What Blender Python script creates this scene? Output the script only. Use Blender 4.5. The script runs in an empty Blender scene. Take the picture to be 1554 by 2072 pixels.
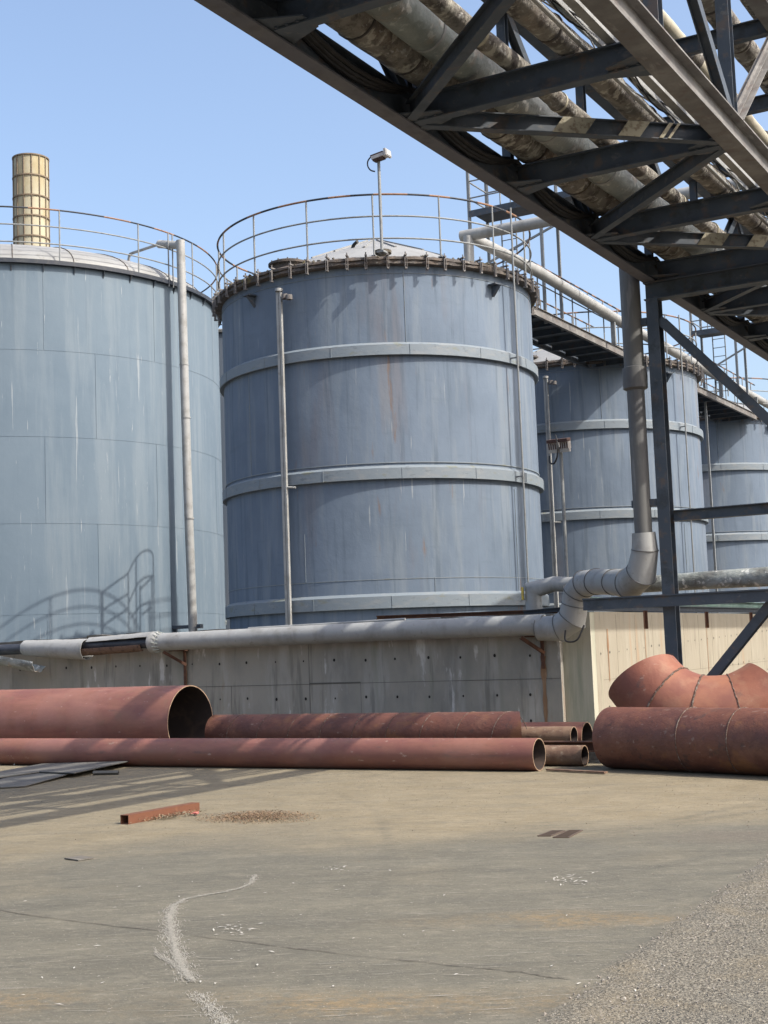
import bpy, math, random
import numpy as np
from mathutils import Vector, Matrix, Quaternion
random.seed(7); rng = np.random.default_rng(5)
R_ = math.radians; PI = math.pi
sc = bpy.context.scene; COL = sc.collection

# ------------------------------------------------------------------ camera
FPX, PW, PH, CH = 2800.0, 1554, 2072, 1.55
yaw = R_(29.6); pit = math.atan(278/2800); rol = .037
F = Vector((-math.sin(yaw)*math.cos(pit), math.cos(yaw)*math.cos(pit), math.sin(pit)))
R0 = Vector((math.cos(yaw), math.sin(yaw), 0)); U0 = R0.cross(F)
RR = math.cos(rol)*R0 - math.sin(rol)*U0; UU = math.sin(rol)*R0 + math.cos(rol)*U0
CAM = Vector((0, 0, CH))
cd = bpy.data.cameras.new('camera'); cam = bpy.data.objects.new('camera', cd); COL.objects.link(cam)
m = Matrix((RR, UU, -F)).transposed().to_4x4(); m.translation = CAM; cam.matrix_world = m
cd.sensor_fit = 'VERTICAL'; cd.sensor_height = 36; cd.lens = 36*FPX/PH; cd.clip_end = 3000; cd.clip_start = .05
sc.camera = cam
def ray(x, y): return F + RR*((x-777)/FPX) - UU*((y-1036)/FPX)
def onY(x, y, Y): d = ray(x, y); return CAM + d*(Y/d.y)
def onX(x, y, X): d = ray(x, y); return CAM + d*(X/d.x)
def onZ(x, y, Z): d = ray(x, y); return CAM + d*((Z-CH)/d.z)

# ------------------------------------------------------------------ light
AZ, EL = R_(1), R_(45.5)
S = Vector((math.cos(EL)*math.cos(AZ), math.cos(EL)*math.sin(AZ), math.sin(EL)))
ld = bpy.data.lights.new('sun', 'SUN'); ld.energy = 3.1; ld.angle = R_(.5); ld.color = (1, .94, .84)
lo = bpy.data.objects.new('sun', ld); COL.objects.link(lo); lo.location = (20, 5, 40)
lo.rotation_euler = S.to_track_quat('Z', 'Y').to_euler()
w = bpy.data.worlds.new('World'); sc.world = w; w.use_nodes = True
nt = w.node_tree; bg = nt.nodes['Background']; sky = nt.nodes.new('ShaderNodeTexSky')
sky.sky_type = 'NISHITA'; sky.sun_disc = False; sky.sun_elevation = EL; sky.sun_rotation = R_(89)
sky.air_density = 1.0; sky.dust_density = 4.6; sky.ozone_density = 1.3; sky.altitude = 0
nt.links.new(sky.outputs[0], bg.inputs[0]); bg.inputs[1].default_value = .15
sc.view_settings.view_transform = 'Standard'; sc.view_settings.look = 'None'
sc.view_settings.exposure = 1.0; sc.view_settings.gamma = 1

# ------------------------------------------------------------------ materials
def mat(name, base, layers=(), rough=.6, metal=0, bump=None, bump2=None, spec=.4, rvar=0, k=.6):
    base = tuple(v*k for v in base); layers = [(tuple(v*k for v in l[0]),)+tuple(l[1:]) for l in layers]
    m = bpy.data.materials.new(name); m.use_nodes = True
    t = m.node_tree; N = t.nodes; L = t.links; b = N['Principled BSDF']
    geo = N.new('ShaderNodeNewGeometry')
    def noise(scale, detail=5, rgh=.6, off=0, kind=None):
        mp = N.new('ShaderNodeMapping'); mp.vector_type = 'POINT'
        s = scale if isinstance(scale, (tuple, list)) else (scale,)*3
        mp.inputs['Scale'].default_value = s; mp.inputs['Location'].default_value = (off, off*1.7, off*.6)
        L.new(geo.outputs['Position'], mp.inputs[0])
        if kind == 'voronoi':
            n = N.new('ShaderNodeTexVoronoi'); n.inputs['Scale'].default_value = 1; L.new(mp.outputs[0], n.inputs['Vector']); return n.outputs['Distance']
        n = N.new('ShaderNodeTexNoise'); n.inputs['Scale'].default_value = 1
        n.inputs['Detail'].default_value = detail; n.inputs['Roughness'].default_value = rgh
        L.new(mp.outputs[0], n.inputs['Vector']); return n.outputs['Fac']
    rgb = N.new('ShaderNodeRGB'); rgb.outputs[0].default_value = (*base, 1); col = rgb.outputs[0]
    first = None
    for i, l in enumerate(layers):
        c, scale, lo_, hi_, amt = l[:5]
        f = noise(scale, l[5] if len(l) > 5 else 5, .62, 3.1*i+1.3)
        mr = N.new('ShaderNodeMapRange'); mr.inputs[1].default_value = lo_; mr.inputs[2].default_value = hi_
        mr.inputs[3].default_value = 0; mr.inputs[4].default_value = amt; L.new(f, mr.inputs[0])
        if first is None: first = mr.outputs[0]
        mx = N.new('ShaderNodeMix'); mx.data_type = 'RGBA'
        L.new(mr.outputs[0], mx.inputs[0]); L.new(col, mx.inputs[6]); mx.inputs[7].default_value = (*c, 1)
        col = mx.outputs[2]
    L.new(col, b.inputs['Base Color'])
    b.inputs['Metallic'].default_value = metal; b.inputs['Specular IOR Level'].default_value = spec
    b.inputs['Roughness'].default_value = rough
    if rvar:
        f = noise(2.3, 6, .65, 9.); mr = N.new('ShaderNodeMapRange'); mr.inputs[1].default_value = .3; mr.inputs[2].default_value = .7
        mr.inputs[3].default_value = rough-rvar; mr.inputs[4].default_value = min(1, rough+rvar); L.new(f, mr.inputs[0]); L.new(mr.outputs[0], b.inputs['Roughness'])
    prev = None
    for bp in (bump, bump2):
        if not bp: continue
        f = noise(bp[0], 6, .65, 5., bp[3] if len(bp) > 3 else None)
        bn = N.new('ShaderNodeBump'); bn.inputs['Strength'].default_value = bp[1]; bn.inputs['Distance'].default_value = bp[2]
        L.new(f, bn.inputs['Height'])
        if prev: L.new(prev, bn.inputs['Normal'])
        prev = bn.outputs[0]
    if prev: L.new(prev, b.inputs['Normal'])
    return m
def streak(sx, sz=.12): return (sx, sx, sx*sz)
RUST = (.16, .07, .035)
m_tank = mat('blue_grey_tank_paint', (.215, .275, .36), [
    ((.165, .215, .285), (.5, .5, .35), .44, .60, .65), ((.29, .34, .39), streak(3, .1), .5, .66, .6), ((.25, .215, .215), (.9, .9, .12), .55, .66, .4),
    ((.12, .16, .21), streak(7, .06), .54, .66, .5), ((.26, .165, .11), streak(3.2, .13), .65, .71, .6),
    ((.48, .52, .54), streak(8, .045), .655, .69, .6), ((.15, .2, .25), (1.2, 1.2, 6), .6, .7, .25)],
    rough=.78, rvar=.1, spec=.2, bump=((1.1, 1.1, .9), .35, .05), bump2=(24, .12, .01), k=0.594)
m_tank2 = mat('pale_blue_grey_tank_paint', (.25, .33, .41), [
    ((.19, .265, .345), (.35, .35, .25), .42, .62, .5), ((.33, .405, .47), streak(2.6, .08), .48, .64, .6),
    ((.16, .22, .29), streak(6, .05), .56, .74, .35), ((.6, .65, .68), streak(8, .04), .645, .69, .5),
    ((.66, .7, .72), streak(15, .06), .68, .71, .6)],
    rough=.78, rvar=.1, spec=.2, bump=((.7, .7, .6), .3, .06), bump2=(18, .08, .01), k=0.488)
m_band = mat('lichen_stained_band_paint', (.25, .30, .345), [
    ((.33, .35, .36), (3, 3, 9), .5, .65, .6), ((.24, .23, .1), (2.2, 2.2, 6), .6, .7, .55), ((.13, .15, .17), (5, 5, 14), .6, .7, .5),
    ((.45, .46, .45), (14, 14, 30), .64, .7, .5)], rough=.6, bump=(9, .4, .012), k=0.589)
m_rim = mat('grimy_flange_steel', (.085, .075, .07), [
    ((.16, .12, .09), 6, .45, .65, .7), ((.26, .25, .22), 14, .58, .68, .6), ((.2, .17, .04), 1.6, .62, .7, .6)], rough=.85, bump=(16, .7, .03), k=0.750)
m_clamp = mat('weathered_clamp_steel', (.19, .18, .175), [((.08, .05, .04), 9, .5, .65, .7)], rough=.8, k=0.750)
m_roof = mat('pale_grey_roof_sheet', (.46, .47, .47), [((.34, .34, .33), (1.3, 1.3, 3), .4, .65, .6), ((.22, .2, .17), 2.6, .58, .72, .6)], rough=.6, bump=(3, .2, .03), k=0.504)
m_moss = mat('moss_and_grit', (.13, .11, .08), [((.24, .22, .18), 11, .45, .65, .8), ((.2, .17, .05), 3, .55, .65, .6)], rough=.95, bump=(20, .9, .04))
m_rail = mat('galvanised_rail', (.27, .285, .29), [((.15, .15, .145), 5, .5, .68, .6), ((.2, .12, .08), 8, .64, .72, .4)], rough=.6, spec=.4, k=0.690)
m_orange = mat('faded_orange_paint', (.36, .2, .12), [((.2, .1, .06), 9, .5, .65, .7)], rough=.7)
m_navy = mat('faded_navy_paint', (.035, .045, .065), [((.1, .1, .1), 9, .5, .65, .5)], rough=.6)
m_steel = mat('dark_blue_structural_steel', (.056, .072, .094), [
    ((.09, .105, .125), 2.2, .45, .68, .6), ((.14, .10, .075), 5, .56, .66, .6), ((.17, .165, .155), (5, 5, 9), .60, .68, .6), ((.03, .035, .04), 3, .55, .65, .6)],
    rough=.62, rvar=.12, bump=(8, .15, .01), k=0.810)
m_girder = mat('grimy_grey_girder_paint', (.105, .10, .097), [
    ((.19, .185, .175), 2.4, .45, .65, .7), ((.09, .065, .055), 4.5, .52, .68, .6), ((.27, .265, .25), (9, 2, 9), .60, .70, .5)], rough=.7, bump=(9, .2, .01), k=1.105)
m_steel2 = mat('dark_brownish_chord_paint', (.125, .125, .145), [((.16, .155, .16), 2.4, .45, .65, .7), ((.08, .075, .08), 4.5, .52, .68, .6), ((.16, .155, .14), (9, 2, 9), .62, .70, .4)], rough=.7, bump=(9, .2, .01), k=0.750)
m_hazard = mat('peeling_cream_paint', (.42, .39, .29), [((.2, .15, .1), 16, .5, .62, .8), ((.1, .09, .08), 6, .6, .7, .6)], rough=.8, k=0.660)
m_lag = mat('dirty_cloth_lagging', (.215, .2, .175), [
    ((.08, .07, .065), (5, 4, 5), .48, .58, .85), ((.46, .44, .385), (7, 9, 7), .54, .62, .85), ((.2, .15, .11), (2, 1.2, 2), .54, .68, .5), ((.42, .415, .40), (14, 6, 14), .6, .67, .8),
    ((.055, .05, .05), (3, 1.4, 3), .58, .68, .6)], rough=.85, bump=((9, 24, 9), 1, .10), bump2=(40, .4, .012), k=1.296)
m_sheet = mat('grimy_sheet_jacket', (.19, .205, .20), [
    ((.075, .075, .07), (3, 2, 5), .48, .64, .8), ((.46, .46, .44), (9, 9, 9), .58, .64, .8), ((.12, .14, .13), (1.2, 1, 1.2), .45, .6, .6), ((.22, .16, .11), (2, 2, 2), .58, .68, .5)],
    rough=.5, rvar=.15, bump=((6, 12, 6), .8, .05), bump2=(30, .25, .008), k=1.404)
m_cream = mat('cream_pipe_paint', (.43, .40, .31), [((.2, .17, .13), (4, 2, 4), .5, .68, .7), ((.1, .09, .08), 9, .6, .7, .5)], rough=.6, bump=(8, .2, .01), k=0.900)
m_duct = mat('pale_grey_pipe_jacket', (.34, .345, .34), [
    ((.22, .215, .2), (2.5, 2.5, 2.5), .48, .66, .7), ((.43, .43, .42), streak(6, .2), .55, .7, .5), ((.15, .13, .11), 9, .62, .72, .5)],
    rough=.5, rvar=.1, bump=((3, 3, 3), .35, .03), k=0.788)
m_riser = mat('grey_brown_riser_paint', (.115, .115, .112), [((.07, .07, .08), streak(4, .2), .45, .65, .7), ((.27, .26, .25), streak(7, .15), .58, .7, .5), ((.12, .08, .06), streak(3, .2), .6, .7, .6)], rough=.6, bump=(5, .3, .02), k=0.920)
m_black = mat('black_rubber', (.018, .018, .02), [((.05, .05, .05), 7, .5, .7, .6)], rough=.6)
m_inner = mat('blackened_inner_pipe', (.05, .055, .07), [((.12, .12, .13), (3, 9, 9), .5, .66, .6), ((.02, .02, .02), 6, .55, .65, .6)], rough=.45)
m_foam = mat('brown_insulation', (.24, .15, .11), [((.1, .065, .05), 9, .5, .65, .8), ((.4, .32, .26), 22, .6, .7, .5)], rough=.95, bump=(22, .9, .02))
m_red = mat('red_oxide_primer', (.225, .096, .066), [
    ((.17, .062, .052), (1.3, 2.5, 2.5), .42, .62, .75), ((.32, .135, .10), (1, 6, 6), .50, .70, .6), ((.20, .11, .07), (5, 5, 5), .56, .70, .6),
    ((.10, .06, .055), (2.2, 12, 12), .63, .70, .5), ((.40, .30, .25), (6, 16, 16), .66, .70, .6), ((.11, .07, .06), (18, 18, 18), .64, .69, .6), ((.30, .15, .12), (.8, .8, .8), .5, .62, .4)], rough=.55, rvar=.14, bump=(14, .3, .01), bump2=((1, 1, 1), .15, .04), spec=.5, k=0.858)
m_red2 = mat('patchy_rusted_primer', (.225, .085, .055), [
    ((.14, .055, .042), (1.7, 2, 2), .45, .60, .8), ((.30, .14, .09), 3.2, .50, .66, .6), ((.36, .16, .06), 2.1, .56, .66, .65), ((.07, .05, .05), 3.6, .62, .68, .6),
    ((.40, .30, .25), (8, 16, 16), .64, .69, .55), ((.055, .035, .035), (14, 14, 14), .63, .68, .6)], rough=.6, rvar=.12, bump=(10, .55, .018), bump2=(2.5, .25, .03), spec=.45, k=0.530)
m_red3 = mat('sun_bleached_primer', (.36, .155, .095), [((.24, .09, .07), (2, 2, 2), .45, .65, .8), ((.38, .2, .13), 3.5, .52, .68, .6), ((.10, .075, .07), 2.6, .66, .72, .7)],
    rough=.6, rvar=.1, bump=(9, .35, .012), spec=.4, k=0.690)
m_bendend = mat('blotchy_warm_primer', (.31, .12, .075), [((.2, .07, .05), (1.6, 1.6, 1.6), .42, .62, .8), ((.36, .19, .12), 3.5, .52, .68, .6), ((.10, .07, .065), 3.2, .62, .70, .7), ((.4, .3, .25), (10, 14, 14), .66, .70, .5)],
    rough=.6, rvar=.1, bump=(9, .4, .014), spec=.4, k=.69)
m_brown = mat('brown_rust_pipe', (.23, .145, .095), [((.13, .07, .05), 6, .45, .62, .8), ((.34, .27, .2), 11, .58, .68, .7), ((.07, .05, .045), 9, .64, .7, .6)], rough=.8, bump=(16, .5, .015), k=0.780)
m_weld = mat('weld_bead', (.13, .075, .055), [((.3, .27, .24), 30, .5, .62, .8)], rough=.8, bump=(60, .8, .01))
m_edge = mat('bare_cut_edge', (.36, .25, .17), [((.2, .11, .07), 12, .5, .65, .7)], rough=.8, k=0.720)
m_darkin = mat('dark_pipe_bore', (.06, .045, .042), [((.12, .08, .06), 6, .5, .65, .6)], rough=.85)
m_rust = mat('deep_rust', (.12, .055, .035), [((.2, .095, .05), 9, .5, .65, .8), ((.05, .035, .03), 6, .6, .7, .6)], rough=.9, bump=(30, .5, .006))
m_rustorange = mat('orange_rust', (.22, .085, .045), [((.2, .08, .045), 12, .45, .62, .8), ((.42, .2, .1), 7, .58, .68, .5)], rough=.85, bump=(40, .4, .004), k=0.546)
m_wall = mat('board_marked_concrete_grey', (.27, .255, .222), [
    ((.19, .185, .17), (1.2, 1.2, .7), .42, .62, .7), ((.36, .35, .325), (2.4, 2.4, .5), .52, .68, .6), ((.2, .205, .16), (3.5, 3.5, .35), .56, .70, .5),
    ((.50, .49, .47), (3.4, 3.4, .9), .62, .68, .75), ((.13, .125, .11), (4, 4, .35), .56, .64, .6), ((.24, .16, .11), (2.2, 2.2, .5), .62, .68, .5)], rough=.9, bump=((9, 9, 2), .5, .012), bump2=(60, .3, .004), spec=.2, k=1.0)
m_wallg = mat('green_stained_concrete', (.34, .325, .265), [((.2, .215, .165), (5, 5, .4), .45, .65, .8), ((.42, .39, .31), (9, 9, .5), .55, .7, .5)], rough=.9, bump=((9, 9, 2), .5, .012), spec=.2, k=1.045)
m_wall2 = mat('board_marked_concrete_buff', (.375, .34, .272), [
    ((.36, .32, .25), (1.1, 1.1, .5), .42, .62, .6), ((.45, .42, .345), (3, 4, .6), .50, .68, .6), ((.25, .225, .18), (6, 7, 1.2), .56, .68, .5), ((.40, .27, .17), (2.5, 2.5, .35), .60, .68, .5),
    ((.28, .29, .2), (3.5, 3.5, .5), .64, .72, .4)], rough=.92, bump=((14, 14, 3), .6, .015), bump2=(60, .35, .004), spec=.2, k=0.688)
m_stain = mat('rust_run_stain', (.33, .2, .12), [((.45, .33, .22), (9, 9, 2), .42, .6, .9)], rough=.9, spec=.2)
m_dark = mat('tie_hole_dark', (.03, .028, .025), rough=.95)
m_green = mat('faded_green_steel', (.17, .27, .235), [((.3, .36, .33), (2, 3, 5), .5, .65, .7), ((.1, .12, .11), 6, .6, .7, .6)], rough=.7)
m_dirtyplank = mat('grey_weathered_timber', (.17, .155, .135), [((.28, .265, .235), (3, 14, 14), .5, .62, .7), ((.07, .06, .055), (4, 18, 18), .56, .66, .7)], rough=.95, bump=((4, 40, 40), .7, .01))
m_fill = mat('compacted_fill', (.2, .19, .165), [((.12, .115, .1), 1.5, .45, .6, .7)], rough=.95, bump=(9, .5, .03))
m_chim = mat('yellowed_chimney_panels', (.40, .37, .27), [((.33, .26, .13), (1, 1, .6), .45, .62, .7), ((.5, .45, .3), (2, 2, 1), .52, .66, .5), ((.2, .14, .08), (4, 4, .6), .63, .7, .6)], rough=.7, k=0.825)
m_chimrib = mat('chimney_rib_steel', (.26, .2, .14), [((.2, .13, .08), 3, .5, .65, .6)], rough=.8)
m_lamp = mat('white_lamp_housing', (.6, .58, .56), [((.35, .3, .27), 9, .5, .66, .6)], rough=.5, k=0.660)
m_lampred = mat('rusty_lamp_hood', (.09, .05, .045), [((.16, .09, .07), 9, .5, .65, .6)], rough=.8)
m_glass = mat('lamp_glass', (.55, .55, .53), rough=.15)
m_yellow = mat('yellow_mark_paint', (.6, .5, .1), [((.4, .4, .3), 30, .5, .6, .7)], rough=.7)
m_white = mat('white_mark_paint', (.62, .66, .6), [((.35, .4, .4), 40, .5, .6, .7)], rough=.7)
m_plate = mat('dusty_steel_plate', (.15, .15, .14), [((.23, .215, .19), 2.2, .45, .62, .8), ((.1, .09, .085), 6, .56, .68, .6), ((.24, .15, .1), 8, .64, .7, .4)], rough=.7, bump=(12, .2, .006), k=0.504)
m_leaf = mat('dry_leaf_litter', (.20, .13, .075), [((.33, .25, .16), 35, .45, .6, .9), ((.08, .05, .035), 50, .55, .65, .8)], rough=.95, k=0.810)
m_leafgrey = mat('grey_dead_leaf', (.3, .28, .2), [((.15, .14, .09), 40, .5, .6, .8)], rough=.95)
m_pinkrag = mat('pink_scrap', (.62, .2, .17), rough=.8)
m_chip = mat('pale_chips', (.55, .54, .5), [((.4, .38, .33), 20, .5, .6, .8)], rough=.9, k=0.780)
m_stone = mat('gravel_stone', (.2, .18, .158), [((.34, .32, .29), 25, .5, .62, .8), ((.13, .12, .11), 18, .54, .64, .7)], rough=.95, k=1.050)
m_grate = mat('iron_grate', (.12, .085, .065), [((.12, .085, .06), 14, .5, .65, .7)], rough=.85)

# ------------------------------------------------------------------ mesh builder
def V(*a): return Vector(a)
class MB:
    def __init__(s): s.v = []; s.f = []; s.mi = []; s.sm = []
    def add(s, vs, fs, mi=0, smooth=False):
        o = len(s.v); s.v += [tuple(v) for v in vs]
        for i, f in enumerate(fs): s.f.append([o+k for k in f]); s.mi.append(mi); s.sm.append(smooth)
        return s
    def box(s, c, d, mi=0, rot=None):
        c = Vector(c); vs = []
        for x in (-.5, .5):
            for y in (-.5, .5):
                for z in (-.5, .5):
                    p = V(x*d[0], y*d[1], z*d[2])
                    if rot: p = rot @ p
                    vs.append(c+p)
        return s.add(vs, [(0,1,3,2),(4,6,7,5),(0,4,5,1),(2,3,7,6),(0,2,6,4),(1,5,7,3)], mi)
    def frame(s, p0, p1, up):
        d = (Vector(p1)-Vector(p0)); L = d.length; d.normalize(); up = Vector(up)
        sd = d.cross(up)
        if sd.length < 1e-4: sd = d.cross(V(1, 0, 0))
        sd.normalize(); u = sd.cross(d); return d, sd, u, L
    def bar(s, p0, p1, w, h, up=(0,0,1), mi=0, os=0, ou=0):
        """rectangular bar, w across, h along up; offsets os (side) ou (up)"""
        d, sd, u, L = s.frame(p0, p1, up); p0 = Vector(p0)+sd*os+u*ou; p1 = Vector(p1)+sd*os+u*ou; vs = []
        for p in (p0, p1):
            for a, b in ((-.5,-.5),(.5,-.5),(.5,.5),(-.5,.5)): vs.append(p+sd*a*w+u*b*h)
        return s.add(vs, [(0,1,2,3),(7,6,5,4),(0,4,5,1),(1,5,6,2),(2,6,7,3),(3,7,4,0)], mi)
    def ibeam(s, p0, p1, w, h, t=.014, up=(0,0,1), mi=0):
        s.bar(p0, p1, w, t, up, mi, 0, h/2-t/2); s.bar(p0, p1, w, t, up, mi, 0, -h/2+t/2)
        return s.bar(p0, p1, t*.8, h-2*t, up, mi)
    def angle(s, p0, p1, w, h, t=.01, up=(0,0,1), mi=0):
        s.bar(p0, p1, w, t, up, mi, 0, -h/2+t/2)
        return s.bar(p0, p1, t, h-t, up, mi, w/2-t/2, t/2)
    def tube(s, pts, r, n=14, cap=True, mi=0, smooth=True, mitre=False):
        pts = [Vector(p) for p in pts]; rs = r if isinstance(r, (list, tuple)) else [r]*len(pts)
        ds = [(pts[i+1]-pts[i]).normalized() for i in range(len(pts)-1)]
        T = [ds[0]]+[(ds[i-1]+ds[i]).normalized() for i in range(1, len(ds))]+[ds[-1]]
        nrm = ds[0].cross(V(0,0,1))
        if nrm.length < 1e-3: nrm = ds[0].cross(V(1,0,0))
        nrm.normalize(); rings = []; cur = ds[0]
        for i, p in enumerate(pts):
            q = cur.rotation_difference(T[i]); nrm = (q @ nrm).normalized(); cur = T[i]
            bn = T[i].cross(nrm)
            k = 1.0; axis = None
            if mitre and 0 < i < len(pts)-1:
                c = max(.3, T[i].dot(ds[i])); axis = (ds[i]-ds[i-1])
                axis = axis - T[i]*axis.dot(T[i])
                if axis.length > 1e-4: axis.normalize(); k = 1/c
                else: axis = None
            ring = []
            for j in range(n):
                a = 2*PI*j/n; o = (nrm*math.cos(a)+bn*math.sin(a))*rs[i]
                if axis: o = o + axis*(o.dot(axis))*(k-1)
                ring.append(p+o)
            rings.append(ring)
        vs = [v for rg in rings for v in rg]; fs = []
        for i in range(len(pts)-1):
            for j in range(n): fs.append((i*n+j, i*n+(j+1) % n, (i+1)*n+(j+1) % n, (i+1)*n+j))
        s.add(vs, fs, mi, smooth)
        if cap: s.add(rings[0], [tuple(range(n))[::-1]], mi); s.add(rings[-1], [tuple(range(n))], mi)
        return s
    def lathe(s, c, prof, n=48, a0=0, a1=2*PI, mi=0, smooth=True, closed=False):
        c = Vector(c); full = abs(a1-a0-2*PI) < 1e-6; m_ = n if full else n+1; vs = []
        for i in range(m_):
            a = a0+(a1-a0)*i/n
            for r, z in prof: vs.append(c+V(r*math.cos(a), r*math.sin(a), z))
        k = len(prof); fs = []
        for i in range(n):
            i2 = (i+1) % m_
            for j in range(k-1 if not closed else k):
                j2 = (j+1) % k; fs.append((i*k+j, i2*k+j, i2*k+j2, i*k+j2))
        return s.add(vs, fs, mi, smooth)
    def pipe(s, p0, p1, r, th=.012, n=40, mi_out=0, mi_in=1, mi_edge=2, segs=1, jitter=0):
        """hollow open pipe"""
        d, sd, u, L = s.frame(p0, p1, (0,0,1)); p0 = Vector(p0); vs = []
        for rr in (r, r-th):
            for i in range(segs+1):
                p = p0+d*L*i/segs
                for j in range(n):
                    a = 2*PI*j/n; k = rr*(1+jitter*math.sin(a*2+i))
                    vs.append(p+(sd*math.cos(a)+u*math.sin(a))*k)
        b = (segs+1)*n; fo = []; fi = []; fe = []
        for i in range(segs):
            for j in range(n):
                j2 = (j+1) % n; fo.append((i*n+j, i*n+j2, (i+1)*n+j2, (i+1)*n+j)); fi.append((b+i*n+j, b+(i+1)*n+j, b+(i+1)*n+j2, b+i*n+j2))
        for j in range(n):
            j2 = (j+1) % n; fe.append((j, b+j, b+j2, j2)); e = segs*n; fe.append((e+j, e+j2, b+e+j2, b+e+j))
        o = len(s.v); s.v += [tuple(v) for v in vs]
        for fs, mi, sm in ((fo, mi_out, True), (fi, mi_in, True), (fe, mi_edge, False)):
            for f in fs: s.f.append([o+k for k in f]); s.mi.append(mi); s.sm.append(sm)
        return s
    def shell(s, p0, p1, r0, r1, a0, a1, th=.01, n=20, mi=0, segs=6, wav=0):
        """part of a cylinder wall with thickness, angle measured from up toward side"""
        d, sd, u, L = s.frame(p0, p1, (0,0,1)); p0 = Vector(p0); vs = []
        for q in (0, th):
            for i in range(segs+1):
                t = i/segs; r = r0+(r1-r0)*t; p = p0+d*L*t
                for j in range(n+1):
                    a = a0+(a1-a0)*j/n; rr = r-q+wav*math.sin(7*a+3*t*5)
                    vs.append(p+(sd*math.sin(a)+u*math.cos(a))*rr)
        K = n+1; B = (segs+1)*K; fs = []
        for i in range(segs):
            for j in range(n):
                a = i*K+j; fs.append((a, a+1, a+K+1, a+K)); fs.append((B+a, B+a+K, B+a+K+1, B+a+1))
            a = i*K; fs.append((a, a+K, B+a+K, B+a)); a += n; fs.append((a, B+a, B+a+K, a+K))
        for j in range(n):
            fs.append((j, B+j, B+j+1, j+1)); a = segs*K+j; fs.append((a, a+1, B+a+1, B+a))
        return s.add(vs, fs, mi, True)
    def build(s, name, mats, parent=None, sharp=35, **tags):
        me = bpy.data.meshes.new(name); o = Vector(parent['_o']) if parent is not None else None
        org = tags.pop('origin', None)
        base = o if o is not None else (Vector(org) if org is not None else Vector((0,0,0)))
        vs = np.array(s.v, dtype=float)-np.array(base)
        me.from_pydata(vs.tolist(), [], s.f)
        for m_ in (mats if isinstance(mats, (list, tuple)) else [mats]): me.materials.append(m_)
        me.polygons.foreach_set('material_index', s.mi); me.polygons.foreach_set('use_smooth', s.sm)
        me.update(); me.set_sharp_from_angle(angle=R_(sharp))
        ob = bpy.data.objects.new(name, me); COL.objects.link(ob)
        if parent is not None:
            ob['_o'] = list(base)
            ob.parent = parent
        else:
            ob.location = base; ob['_o'] = list(base)
        for k, v in tags.items(): ob[k] = v
        return ob
def thing(name, label, cat, loc, group=None):
    o = bpy.data.objects.new(name, None); COL.objects.link(o); o.location = loc; o['_o'] = list(loc)
    o['label'] = label; o['category'] = cat; o.empty_display_size = .2
    if group: o['group'] = group
    return o
def solo(mb, name, mats, label, cat, loc, group=None, sharp=35):
    o = mb.build(name, mats, origin=loc, sharp=sharp); o['label'] = label; o['category'] = cat
    if group: o['group'] = group
    return o
def bend(pts, rad, k=6):
    """round the corners of a polyline"""
    pts = [Vector(p) for p in pts]; out = [pts[0]]
    for i in range(1, len(pts)-1):
        a = (pts[i-1]-pts[i]); b = (pts[i+1]-pts[i]); r = min(rad, a.length*.49, b.length*.49)
        A = pts[i]+a.normalized()*r; B = pts[i]+b.normalized()*r
        for j in range(k+1):
            t = j/k; out.append(A*(1-t)**2+pts[i]*2*t*(1-t)+B*t*t)
    out.append(pts[-1]); return out

exec_parts = []
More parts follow.
